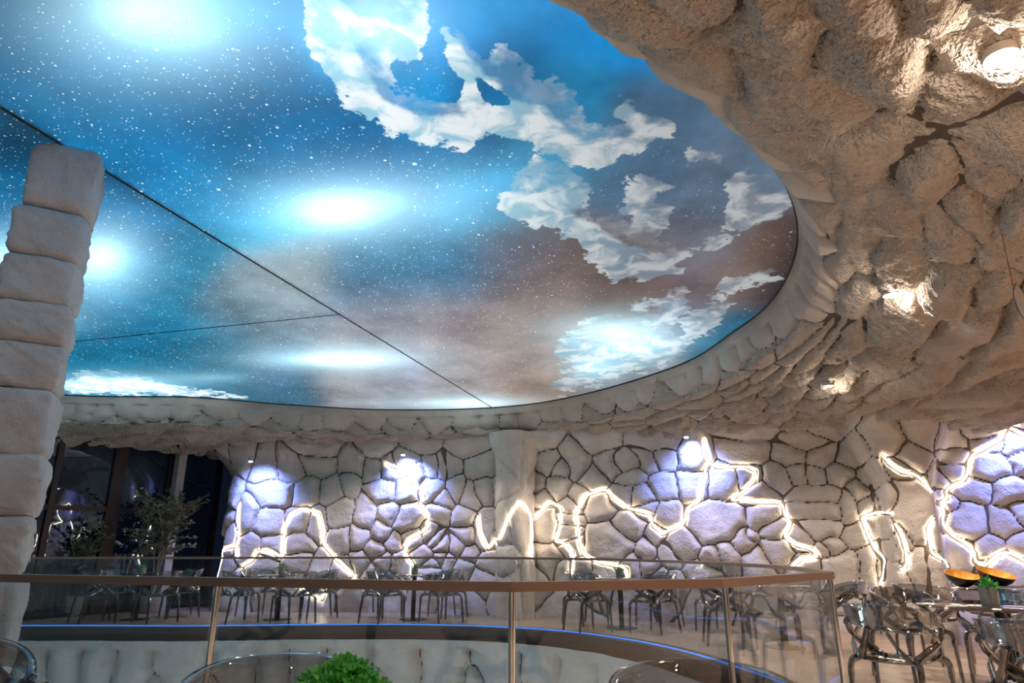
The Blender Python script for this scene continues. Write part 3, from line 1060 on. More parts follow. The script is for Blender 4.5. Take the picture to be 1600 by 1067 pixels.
    L(fr.outputs[0], ccol.inputs[0])
    L(shade.outputs[2], ccol.inputs[6])
    L(white.outputs[2], ccol.inputs[7])
    # wisps of the nebula
    neb = N(nt, 'ShaderNodeTexNoise')
    neb.inputs['Scale'].default_value = 1.3
    neb.inputs['Detail'].default_value = 8
    neb.inputs['Roughness'].default_value = 0.62
    L(geo.outputs['Position'], neb.inputs['Vector'])
    nr = N(nt, 'ShaderNodeMapRange')
    nr.inputs['From Min'].default_value = 0.3
    nr.inputs['From Max'].default_value = 0.7
    nr.inputs['To Min'].default_value = 0.7
    nr.inputs['To Max'].default_value = 1.45
    L(neb.outputs['Fac'], nr.inputs['Value'])
    sky = N(nt, 'ShaderNodeMix', data_type='RGBA', blend_type='MULTIPLY')
    sky.inputs[0].default_value = 1
    L(a_sky.outputs['Color'], sky.inputs[6])
    L(nr.outputs[0], sky.inputs[7])
    # printed stars, three sizes
    prev = sky.outputs[2]
    for sc, r0, keep, br in ((46.0, 0.30, 0.42, 0.75), (27.0, 0.27, 0.38, 0.9), (13.0, 0.18, 0.36, 1.0), (6.0, 0.13, 0.34, 1.0)):
        vo = N(nt, 'ShaderNodeTexVoronoi', feature='F1')
        vo.inputs['Scale'].default_value = sc
        L(geo.outputs['Position'], vo.inputs['Vector'])
        sp = N(nt, 'ShaderNodeSeparateColor')
        L(vo.outputs['Color'], sp.inputs[0])
        rad = N(nt, 'ShaderNodeMapRange')
        rad.inputs['From Min'].default_value = 1 - keep
        rad.inputs['From Max'].default_value = 1.0
        rad.inputs['To Min'].default_value = 0.0
        rad.inputs['To Max'].default_value = r0
        L(sp.outputs[0], rad.inputs['Value'])
        sub = N(nt, 'ShaderNodeMath', operation='SUBTRACT')
        L(rad.outputs[0], sub.inputs[0])
        L(vo.outputs['Distance'], sub.inputs[1])
        st = N(nt, 'ShaderNodeMapRange', interpolation_type='SMOOTHSTEP')
        st.inputs['From Min'].default_value = -0.03
        st.inputs['From Max'].default_value = 0.07
        st.inputs['To Max'].default_value = br
        L(sub.outputs[0], st.inputs['Value'])
        ks = N(nt, 'ShaderNodeMath', operation='MULTIPLY')
        L(st.outputs[0], ks.inputs[0])
        L(a_msk.outputs['Alpha'], ks.inputs[1])
        mm = N(nt, 'ShaderNodeMix', data_type='RGBA')
        L(ks.outputs[0], mm.inputs[0])
        L(prev, mm.inputs[6])
        mm.inputs[7].default_value = (0.75, 0.92, 1.0, 1)
        prev = mm.outputs[2]
    tot = N(nt, 'ShaderNodeMix', data_type='RGBA')
    L(alpha.outputs[0], tot.inputs[0])
    L(prev, tot.inputs[6])
    L(ccol.outputs[2], tot.inputs[7])
    gl = N(nt, 'ShaderNodeMix', data_type='RGBA', blend_type='ADD')
    gl.inputs[0].default_value = 1
    gc = N(nt, 'ShaderNodeMix', data_type='RGBA', blend_type='MULTIPLY')
    gc.inputs[0].default_value = 1
    gc.inputs[6].default_value = (0.55, 0.92, 1.05, 1)
    L(sep.outputs[1], gc.inputs[7])
    L(tot.outputs[2], gl.inputs[6])
    L(gc.outputs[2], gl.inputs[7])
    em = N(nt, 'ShaderNodeEmission')
    L(gl.outputs[2], em.inputs[0])
    em.inputs[1].default_value = 1.0
    gs = N(nt, 'ShaderNodeBsdfGlossy')
    gs.inputs['Roughness'].default_value = 0.25
    gs.inputs[0].default_value = (0.05, 0.05, 0.05, 1)
    sm = N(nt, 'ShaderNodeAddShader')
    L(em.outputs[0], sm.inputs[0])
    L(gs.outputs[0], sm.inputs[1])
    L(sm.outputs[0], out.inputs[0])
    return m


def inside_poly(x, y, poly):
    c = np.zeros(x.shape, bool)
    px, py = poly[:, 0], poly[:, 1]
    j = len(poly) - 1
    for i in range(len(poly)):
        cond = (py[i] > y) != (py[j] > y)
        xi = (px[j] - px[i]) * (y - py[i]) / (py[j] - py[i] + 1e-12) + px[i]
        c ^= cond & (x < xi)
        j = i
    return c


S1A, S1B = at_ceiling(0, 165), at_ceiling(766, 634)
S2A, S2B = at_ceiling(530, 490), at_ceiling(120, 532)


def build_sky():
    mat = sky_material()
    root = empty('ceiling_backlit')
    tag(root, 'backlit stretch ceiling printed with a starry blue sky and clouds', kind='structure')
    step = 0.055
    ctr = ring_pts[:-1].mean(0)
    grown = ring_pts[:-1] + (ring_pts[:-1] - ctr) / np.linalg.norm(ring_pts[:-1] - ctr, axis=1, keepdims=True) * 0.10
    xs = np.arange(-11.2, 3.6, step)
    ys = np.arange(0.9, 13.4, step)
    X, Y = np.meshgrid(xs, ys, indexing='ij')
    n, m = X.shape
    Z = ceil_z(Y)
    i, j = np.meshgrid(np.arange(n - 1), np.arange(m - 1), indexing='ij')
    a = i * m + j
    quads = np.stack([a, a + 1, a + m + 1, a + m], -1).reshape(-1, 4)
    cx = (X[:-1, :-1] + step / 2).ravel()
    cy = (Y[:-1, :-1] + step / 2).ravel()
    keep = inside_poly(cx, cy, grown)
    me = submesh('sheet', np.stack([X, Y, Z], -1).reshape(-1, 3), quads[keep])
    d1 = (S1B - S1A)
    n1 = Vector((d1.y, -d1.x, 0)).normalized()           # points right of the long seam
    d2 = (S2B - S2A)
    n2 = Vector((d2.y, -d2.x, 0)).normalized()
    if n2.y < 0: n2 = -n2                                  # points to the far side
    base = bmesh.new()
    base.from_mesh(me)

    def cut(bm, co, no):
        bmesh.ops.bisect_plane(bm, geom=list(bm.verts) + list(bm.edges) + list(bm.faces), plane_co=co, plane_no=no, clear_inner=True)
    for cuts in (((S1A, n1),), ((S1A, -n1), (S2A, -n2)), ((S1A, -n1), (S2A, n2))):
        bm = base.copy()
        for co, no in cuts:
            cut(bm, co, no)
        pm = bpy.data.meshes.new('panel')
        bm.to_mesh(pm)
        bm.free()
        nv = len(pm.vertices)
        co = np.zeros(nv * 3)
        pm.vertices.foreach_get('co', co)
        co = co.reshape(-1, 3)
        PX, PY = project(co)
        behind = (co[:, 1] * CT + (co[:, 2] - EYE) * ST) < 0.8
        PX = np.where(behind, -600, PX)
        PY = np.where(behind, -300, PY)
        num = np.zeros((nv, 3))
        den = np.zeros(nv)
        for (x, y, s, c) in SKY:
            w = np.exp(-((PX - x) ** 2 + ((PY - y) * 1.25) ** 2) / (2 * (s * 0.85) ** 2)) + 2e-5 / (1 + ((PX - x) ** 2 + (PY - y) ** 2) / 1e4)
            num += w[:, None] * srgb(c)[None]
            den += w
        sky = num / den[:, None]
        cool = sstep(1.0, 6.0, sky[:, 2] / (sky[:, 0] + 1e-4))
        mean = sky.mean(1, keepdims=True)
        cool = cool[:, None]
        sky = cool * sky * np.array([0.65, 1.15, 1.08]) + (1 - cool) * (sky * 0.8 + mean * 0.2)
        s1 = ((co[:, 0] - S1A.x) * n1.x + (co[:, 1] - S1A.y) * n1.y)        # the light boxes fall off beside the long seam
        sky = sky * (1 - 0.75 * np.exp(s1 / 0.16) * (s1 < 0.001) * sstep(9.5, 4.5, co[:, 1]))[:, None]
        glow = np.zeros(nv)
        for (x, y, rx, ry, st) in GLOW:
            glow += st * np.exp(-1.15 * (((PX - x) / rx) ** 2 + ((PY - y) / ry) ** 2) ** 0.72)
        for (x, y, r) in ((-6.5, 8.0, .6), (-8.8, 6.0, .6), (-6.6, 3.4, .6), (-4.0, 2.4, .6), (-8.6, 9.6, .5), (-2.0, 2.6, .5)):   # glows added out of view to brighten the void wall
            glow += 1.2 * np.exp(-((co[:, 0] - x) ** 2 + (co[:, 1] - y) ** 2) / r ** 2)
        glow = glow + 0.8 * np.clip(glow - 0.7, 0, None)
        cloud = np.zeros(nv)
        wide = np.zeros(nv)
        fade = np.full(nv, 0.6)
        for poly, wt in CLOUDS:
            sd = signed_dist(PX, PY, poly)
            P_ = np.array(poly)
            hgt = P_[:, 1].max() - P_[:, 1].min()
            soft = min(42.0, 0.55 * hgt)
            mk = wt * np.clip(0.5 - sd / soft, 0, 1)
            up = signed_dist(PX - 7, PY + 13, poly)                       # the lower left edge is the bright one
            fd = np.clip(0.62 + (up - sd) / 22.0, 0.0, 1.0) - 0.30 * np.clip(-sd / 26.0 - 0.6, 0, 1)
            fade = np.where(mk > cloud, fd, fade)
            cloud = np.maximum(cloud, mk)
            wide = np.maximum(wide, np.clip(1 - sd / 60, 0, 1))
        for poly, wt in HOLES:
            sd = signed_dist(PX, PY, poly)
            cloud *= 1 - np.clip(0.5 - sd / 24, 0, 1)
        right = sstep(560, 760, PX - (PY - 60) * 1.2)               # clear day sky between the banks carries no stars
        wide = np.maximum(wide, right * sstep(300, 200, PY))
        star = (1 - sstep(0.5, 1.0, wide)) * (1 - 0.65 * sstep(700, 1050, PX))
        grey = np.clip((PX - 620 + (PY - 150) * 0.35) / 480, 0, 1) * (1 - np.clip(glow, 0, 1))
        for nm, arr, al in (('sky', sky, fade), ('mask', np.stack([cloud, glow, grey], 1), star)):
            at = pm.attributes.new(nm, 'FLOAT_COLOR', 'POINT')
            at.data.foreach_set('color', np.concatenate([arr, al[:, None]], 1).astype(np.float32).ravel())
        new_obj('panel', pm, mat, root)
    base.free()
    # black seam profiles and the black edge bead
    dn = Vector((0, 0, -0.012))
    far1 = S1B + (S1B - S1A).normalized() * 0.12
    start = S1A - (S1B - S1A).normalized() * 3.3
    MB().tube([start + dn, far1 + dn], 0.008, 6).build('seam', M['black'], root)
    s2e = S2B + (S2B - S2A).normalized() * 4.0
    s2e.z = ceil_z(s2e.y)
    MB().tube([S2A + dn, s2e + dn], 0.005, 6).build('seam', M['black'], root)
    rp = [(p[0], p[1], ceil_z(p[1]) - 0.006) for p in ring_pts]
    MB().tube(rp, 0.014, 6, cap=False).build('edge_bead', M['black'], root)


build_sky()


# ------------------------------------------------------------------ wall of the void under the far gallery
def build_fascia():
    path, s = resample(far_path, step=0.035)
    path, s = path[::-1], s
    zs = np.arange(-2.2, -0.15, 0.035)
    tang = np.gradient(path, axis=0)
    tang /= np.linalg.norm(tang, axis=1, keepdims=True)
    nrm = np.stack([-tang[:, 1], tang[:, 0]], 1)
    if nrm[len(nrm) // 2, 1] > 0:
        nrm = -nrm
    U, V = np.meshgrid(s, zs, indexing='ij')
    P = np.zeros(U.shape + (3,))
    P[..., 0] = path[:, None, 0]
    P[..., 1] = path[:, None, 1]
    P[..., 2] = V
    Nn = np.zeros_like(P)
    Nn[..., 0] = nrm[:, None, 0]
    Nn[..., 1] = nrm[:, None, 1]
    rnd = random.Random(5)
    seeds = []
    u = 0.2
    while u < s[-1]:
        seeds.append((u, -0.62 + rnd.uniform(-.1, .1), 1.0, 1.5))
        if rnd.random() < 0.45:
            seeds.append((u + .3, -0.98 + rnd.uniform(-.1, .1), .7, .8))
        u += rnd.uniform(0.5, 0.95)
    seeds = jitter_fill(seeds, 0, s[-1], -2.2, -1.05, 0.8, 0.5, rnd, 1.1, 0.9)
    wu = U + 0.09 * fbm(U * 2.2, V * 2.2, 3, 1.0)
    wv = V + 0.07 * fbm(U * 2.2, V * 2.2, 3, 9.0)
    lab, d = voronoi(wu, wv, seeds)
    top = sstep(-0.32, -0.25, V)
    d = d + 0.3 * top
    h = 0.30 * (pillow(d, 0.30)) + 0.05 * sstep(0, .1, d) * fbm(U * 2, V * 3, 3, 4.0)
    Q3 = P + Nn * h[..., None]
    ob, n = split_field(Q3, lab, d, P + Nn * 0.078, 'wall_void', 'stone', M['stone'], M['joint'], min_faces=14)
    tag(ob, kind='structure')
    flip = normals_of(P)[len(s) // 2, 3, 1] > 0
    print('fascia', n, flip)


build_fascia()


def sweep_bar(path2, z0, z1, w, name, mat, parent=None, closed=False):
    """bar of width w and height z0..z1 following a plan path."""
    P = np.asarray(path2, float)
    t = np.gradient(P, axis=0)
    t /= np.linalg.norm(t, axis=1, keepdims=True)
    nn = np.stack([-t[:, 1], t[:, 0]], 1) * w / 2
    v, f = [], []
    for p, q in zip(P, nn):
        v += [(*(p + q), z0), (*(p - q), z0), (*(p - q), z1), (*(p + q), z1)]
    for i in range(len(P) - 1):
        for k in range(4):
            a, b = i * 4 + k, i * 4 + (k + 1) % 4
            f.append([a, b, b + 4, a + 4])
    f.append([3, 2, 1, 0])
    e = (len(P) - 1) * 4
    f.append([e, e + 1, e + 2, e + 3])
    me = py_mesh(name, v, f)
    bm = bmesh.new()
    bm.from_mesh(me)
    bmesh.ops.recalc_face_normals(bm, faces=bm.faces)
    bm.to_mesh(me)
    bm.free()
    return new_obj(name, me, mat, parent)


kerb = sweep_bar(far_path, -0.17, 0.012, 0.34, 'trim_1', M['kerb'])
tag(kerb, kind='structure')
blue = sweep_bar(far_path, 0.012, 0.024, 0.022, 'blue_led_strip', M['blueled'])
tag(blue, 'thin blue light line along the foot of the far glass balustrade', 'light strip')


# ------------------------------------------------------------------ glass balustrades
def balustrade(pts_far):
    root = empty('glass_balustrade', (0, 0, 0))
    tag(root, 'far curved glass balustrade with a thin bronze handrail in front of the chairs', 'balustrade')
    path, s = resample(np.asarray(pts_far), step=0.12)
    sweep_bar(path, RAIL_H - 0.035, RAIL_H, 0.05, 'handrail', M['bronze'], root)
    per = 9
    i = 0
    while i < len(path) - 1:
        seg = path[i:i + per + 1]
        if len(seg) < 3:
            break
        c0 = seg.copy()
        c0[0] = seg[0] + (seg[1] - seg[0]) * 0.08
        c0[-1] = seg[-1] - (seg[-1] - seg[-2]) * 0.08
        sweep_bar(c0, 0.03, RAIL_H - 0.03, 0.014, 'glass_panel', M['glass'], root)
        i += per
    return root


balustrade(far_path[8:])

nb = empty('glass_balustrade', (0, 0, 0))
tag(nb, 'near glass balustrade with a flat bronze handrail and steel posts across the foreground', 'balustrade')
corner = [np.array(p) for p in NEAR_EDGE[:6]]
inset = 0.0
nodes = [corner[0], corner[1], corner[3], corner[4], corner[5] + np.array([0.02, 0])]
hand = [corner[0], corner[1], corner[2], corner[3], corner[5]]
for a, b in zip(hand[:-1], hand[1:]):
    d = (b - a) / np.linalg.norm(b - a)
    sweep_bar([a - d * 0.012, b + d * 0.012], RAIL_H - 0.048, RAIL_H, 0.06, 'handrail', M['bronze'], nb)
for p in (corner[0], corner[1] + np.array([-.02, .03]), corner[3], corner[4]):
    po = MB().tube([(p[0], p[1], 0.0), (p[0], p[1], RAIL_H - 0.045)], 0.019, 10).build('post', M['chrome'], nb)
    MB().lathe([(0.05, 0.0), (0.05, 0.012), (0.022, 0.018)], 16, (p[0], p[1], 0.0)).build('post_foot', M['chrome'], po)
for a, b in ((corner[0], corner[1]), (corner[2], corner[3]), (corner[3], corner[4]), (corner[4], corner[5])):
    L = np.linalg.norm(b - a)
    d = (b - a) / L
    k = max(1, int(round(L / 1.3)))
    for q in range(k):
        p0 = a + d * (L * q / k + 0.03)
        p1 = a + d * (L * (q + 1) / k - 0.03)
        sweep_bar([p0, p1], 0.06, RAIL_H - 0.05, 0.012, 'glass_panel', M['glass'], nb)
# the return from the near corner to the far curve
cr = np.array([corner[0], np.array(FAR_EDGE[-1])])
sweep_bar(cr, RAIL_H - 0.048, RAIL_H, 0.06, 'handrail', M['bronze'], nb)
sweep_bar(cr, 0.06, RAIL_H - 0.05, 0.012, 'glass_panel', M['glass'], nb)


# ------------------------------------------------------------------ stacked-block column at the left
def rock_block(name, hw, hd, h, seed, mat, parent, z, ox, oy, rz):
    """rounded, rough-hewn block."""
    rn = np.random.RandomState(seed)
    k = 18
    bm = bmesh.new()
    bmesh.ops.create_cube(bm, size=2.0)
    bmesh.ops.subdivide_edges(bm, edges=bm.edges, cuts=k, use_grid_fill=True)
    vs = np.array([v.co[:] for v in bm.verts])
    p = 7.5
    nrm = (np.abs(vs) ** p).sum(1) ** (1 / p)
    q = vs / nrm[:, None]
    ca, sa = math.cos(rz), math.sin(rz)
    q[:, 2] = q[:, 2] * (1 + 0.03 * q[:, 0])
    shear = rn.uniform(-.05, .05, 2)
    sc = np.array([hw, hd, h / 2])
    w = q * sc
    w[:, 2] += shear[0] * w[:, 0] + shear[1] * w[:, 1]
    nx = fbm(q[:, 0] * 2.3 + q[:, 2] * 1.7 + seed, q[:, 1] * 2.3 - q[:, 2] * 1.1 + seed, 4, 3.0)
    ny = fbm(q[:, 0] * 7 + q[:, 2] * 6 + seed, q[:, 1] * 7 - q[:, 2] * 5 + seed, 3, 1.0)
    w[:, :2] *= (1 + 0.10 * nx + 0.04 * ny)[:, None]
    for v, c in zip(bm.verts, w):
        v.co = (ox + c[0] * ca - c[1] * sa, oy + c[0] * sa + c[1] * ca, z + c[2])
    me = bpy.data.meshes.new(name)
    bm.to_mesh(me)
    bm.free()
    me.polygons.foreach_set('use_smooth', [True] * len(me.polygons))
    return new_obj(name, me, mat, parent)


colm = empty('block_column', (-3.74, 5.0, 0))
tag(colm, 'tall white column of stacked rough stone blocks at the left edge', 'column')
zt = 4.36
Zs = [at_y(120, y, 4.75).z for y in (262, 352, 425, 496, 566, 650, 752, 850)]
edges = [4.38] + [at_y(110, y, 4.72).z for y in (318, 392, 464, 528, 600, 706, 806, 905)] + [0.35, 0.0]
for k in range(len(edges) - 1):
    hgt = edges[k] - edges[k + 1]
    rr = random.Random(k * 3 + 1)
    wdt = 0.252 + rr.uniform(-.008, .012) + (0.012 if k > 4 else 0)
    rock_block('block', wdt, wdt, hgt * 1.03, k * 5 + 2, M['column'], colm, (edges[k] + edges[k + 1]) / 2, rr.uniform(-.012, .012), rr.uniform(-.012, .012), math.radians(28 + rr.uniform(-3, 3)))
MB().lathe([(0.19, 0.0), (0.19, 4.3)], 16).build('core', M['joint'], colm)


# ------------------------------------------------------------------ grey free-standing pillar
def build_pillar():
    cx, cy = 0.05, 13.0
    zs = np.arange(-0.02, 3.33, 0.03)
    th = np.linspace(0, 2 * math.pi, 97)
    T, Z = np.meshgrid(th, zs, indexing='ij')
    rad = 0.30 + 0.03 * np.cos(3 * T) + 0.03 * np.cos(2 * T + 1) + 0.16 * sstep(2.3, 3.4, Z) ** 1.6
    P = np.stack([cx + rad * np.sin(T), cy - rad * np.cos(T) * 0.95, Z], -1)
    Nn = np.stack([np.sin(T), -np.cos(T), np.zeros_like(T)], -1)
    U, V = T * 0.3, Z
    rnd = random.Random(2)
    per = 2 * math.pi * 0.3
    seeds = jitter_fill([], 0, per, 0, 3.4, 0.42, 0.62, rnd, 0.8, 1.2)
    seeds = seeds + [(u + per, v, a, b) for (u, v, a, b) in seeds] + [(u - per, v, a, b) for (u, v, a, b) in seeds]
    cyc = np.sin(T * 3) * 0.03
    lab, d = voronoi(U + cyc, V + 0.05 * np.sin(T * 2 + Z * 3), seeds)
    base_n = len(seeds) // 3
    lab = lab % base_n
    h = 0.07 * pillow(d, 0.12) + 0.02 * np.cos(T * 5 + Z * 4)
    Q3 = P + Nn * h[..., None]
    PX, PY = project(Q3)
    root = empty('rock_pillar', (0, 0, 0))
    tag(root, 'grey rock pillar standing free behind the far balustrade, flaring into the ceiling', 'pillar')
    split_field(Q3, lab, d, P + Nn * (0.012 + 0.02 * np.cos(T * 5 + Z * 4))[..., None], 'joint', 'stone', M['stone'], M['joint'], root=root, flip=True)
    front = np.cos(T) > 0.05
    for nm, pts in (('the grey pillar front as a slanting bolt', [(425, 718), (435, 712), (470, 620), (500, 570), (545, 515)]), ('the right edge of the grey pillar', [(550, 517), (580, 545), (598, 600), (603, 680), (603, 825)])):
        pl = []
        for (x, y) in crop_pts(pts, 660, 640, S):
            kk = np.argmin(np.where(front, (PX - x) ** 2 + (PY - y) ** 2, 1e12))
            pl.append(Q3.reshape(-1, 3)[kk] + Nn.reshape(-1, 3)[kk] * 0.025)
        tag(MB().tube(resample(np.array(pl), step=0.06)[0], 0.0135, 6).build('led_strip', M['led']), 'light strip glowing on ' + nm, 'light strip', 'lightning light strips')


build_pillar()

# ------------------------------------------------------------------ window at the left and the plain walls out of view
WA, WB = Vector((-9.1, 11.6, 0)), Vector((-6.35, 16.1, 0))
wd = (WB - WA)
WL = wd.length
wd.normalize()
wn = Vector((wd.y, -wd.x, 0))
wrz = math.atan2(wd.y, wd.x)


def on_window(px, py=850):
    d = Vector(ray(px, py))
    # intersect with the vertical plane
    k = (WA - Vector((0, 0, EYE))).dot(wn) / d.dot(wn)
    return (Vector((0, 0, EYE)) + d * k - WA).dot(wd)


win = empty('window_1')
tag(win, kind='structure')
bars = [on_window(p) for p in (22, 66, 166, 248)] + [on_window(329, 850)]
bars = [0.02] + [b for b in bars if b > 0.2]
trans = [0.03, 1.92, 3.2]


def wpt(s, off=0.0):
    return WA + wd * s + wn * off


for i, b in enumerate(bars):
    w = 0.10 if i != 3 else 0.26
    p = wpt(b)
    MB().quad_box((p.x, p.y, 1.63), w, 0.10, 3.26, wrz).build('mullion', M['frame'], win, smooth=False)
for i in range(len(bars) - 1):
    c = wpt((bars[i] + bars[i + 1]) / 2)
    L = bars[i + 1] - bars[i]
    for z in trans:
        MB().quad_box((c.x, c.y, z), L, 0.08, 0.09, wrz).build('transom', M['frame'], win, smooth=False)
    for z0, z1 in zip(trans[:-1], trans[1:]):
        MB().quad_box((c.x, c.y, (z0 + z1) / 2), L - 0.06, 0.012, z1 - z0 - 0.06, wrz).build('pane', M['nightglass'], win, smooth=False)
wp = wpt(on_window(264, 800), 0.16)
tag(MB().quad_box((wp.x, wp.y, 1.62), 0.17, 0.17, 3.24, wrz).build('window_post', M['post'], smooth=False), 'slim white post standing in front of the dark window', 'post')

for nm, a, b in (('wall_left', (-13.0, -2.9), (-9.1, 11.6)), ('wall_rear', (-13.0, -2.9), (9.6, -2.9)), ('wall_right', (9.6, -2.9), (9.1, 5.6))):
    tag(new_obj(nm, py_mesh(nm, [(*a, -0.1), (*b, -0.1), (*b, 3.5), (*a, 3.5)], [(0, 1, 2, 3)]), M['plain']), kind='structure')


# ------------------------------------------------------------------ lamps
def nearest_rock(px, py):
    P = rock_grid.reshape(-1, 3)
    PX, PY = project(P)
    okk = (P[:, 1] > 0.5)
    d = np.where(okk, (PX - px) ** 2 + (PY - py) ** 2, 1e12)
    # among close hits the nearest to the eye
    c = np.where(d < d.min() + 40)[0]
    k = c[np.argmin(P[c, 1])]
    return Vector(P[k])


def downlight(px, py, label, e=40, r=0.05):
    p = nearest_rock(px, py)
    root = empty('downlight', (p.x, p.y, p.z))
    tag(root, label, 'downlight', 'warm downlights in the rock ceiling')
    rg = MB().lathe([(r * 1.35, 0.03), (r * 1.35, -0.012), (r * 1.05, -0.016), (r * 1.02, 0.0)], 20)
    rg = rg.build('ring', M['rim'], root)
    MB().lathe([(r, 0.0), (r, -0.012), (r * 0.7, -0.022), (0.0005, -0.026)], 20).build('bulb', M['bulb'], rg)
    add_light('downlight_and_fill_beam', 'SPOT', (p.x, p.y, p.z - 0.07), e, WARM, spot_size=math.radians(150), spot_blend=0.8, shadow_soft_size=0.05, aim=(p.x, p.y, 0))
    add_light('downlight_spill', 'POINT', (p.x, p.y, p.z - 0.09), e * 0.10, (1, .85, .68), shadow_soft_size=0.04)


downlight(1562, 95, 'bright downlight in the rock ceiling at the upper right corner', 110, 0.05)
downlight(1392, 466, 'small bright downlight in the middle of the rock ceiling at right', 110, 0.06)
downlight(1292, 607, 'faint downlight low in the rock ceiling above the wall', 60, 0.05)


def washer(px, py, label, e=22, z=None):
    # wall washer set under the rock edge, throwing blue light down the wall
    P3 = at_y(px, py, 12.0)
    best, bd = None, 1e9
    for q in wall_path:
        X, Y = q
        pxx = 800 + F_PX * X / (Y * CT + (2.9 - EYE) * ST)
        if Y > 5 and abs(pxx - px) < bd:
            bd, best = abs(pxx - px), q
    d = Vector(ray(px, py))
    zz = EYE + d.z / d.y * (best[1] - 0.45)
    i = int(np.argmin(np.abs(wall_path - best).sum(1)))
    t = wall_path[min(i + 2, len(wall_path) - 1)] - wall_path[max(i - 2, 0)]
    t /= np.linalg.norm(t)
    nn = np.array([t[1], -t[0]])
    p = best + nn * 0.62
    root = empty('wall_washer', (p[0], p[1], zz))
    tag(root, label, 'spotlight', 'blue wall washers')
    hs = MB().tube([(0, 0, 0.10), (0, 0, 0.0)], 0.045, 14).build('housing', M['rim'], root)
    MB().lathe([(0.04, -0.001), (0.035, -0.02), (0.0005, -0.026)], 14).build('lens', M['bluebulb'], hs)
    tgt = best - nn * 0.0
    add_light('washer_beam', 'SPOT', (p[0], p[1], zz - 0.05), e, BLUE, spot_size=math.radians(118), spot_blend=0.75, shadow_soft_size=0.05, aim=(tgt[0], tgt[1], zz - 0.9))


washer(415, 722, 'blue wall washer beside the pillar next to the window', 210)
washer(645, 712, 'blue wall washer over the zigzag light strip', 250)
washer(1085, 684, 'blue wall washer above the middle of the wall, where the bolt rises', 170)
washer(1585, 664, 'blue wall washer at the far right above the blue stones', 200)


# ------------------------------------------------------------------ chairs
def arc(pts, n=6):
    return [tuple(p) for p in catmull(pts, n)]


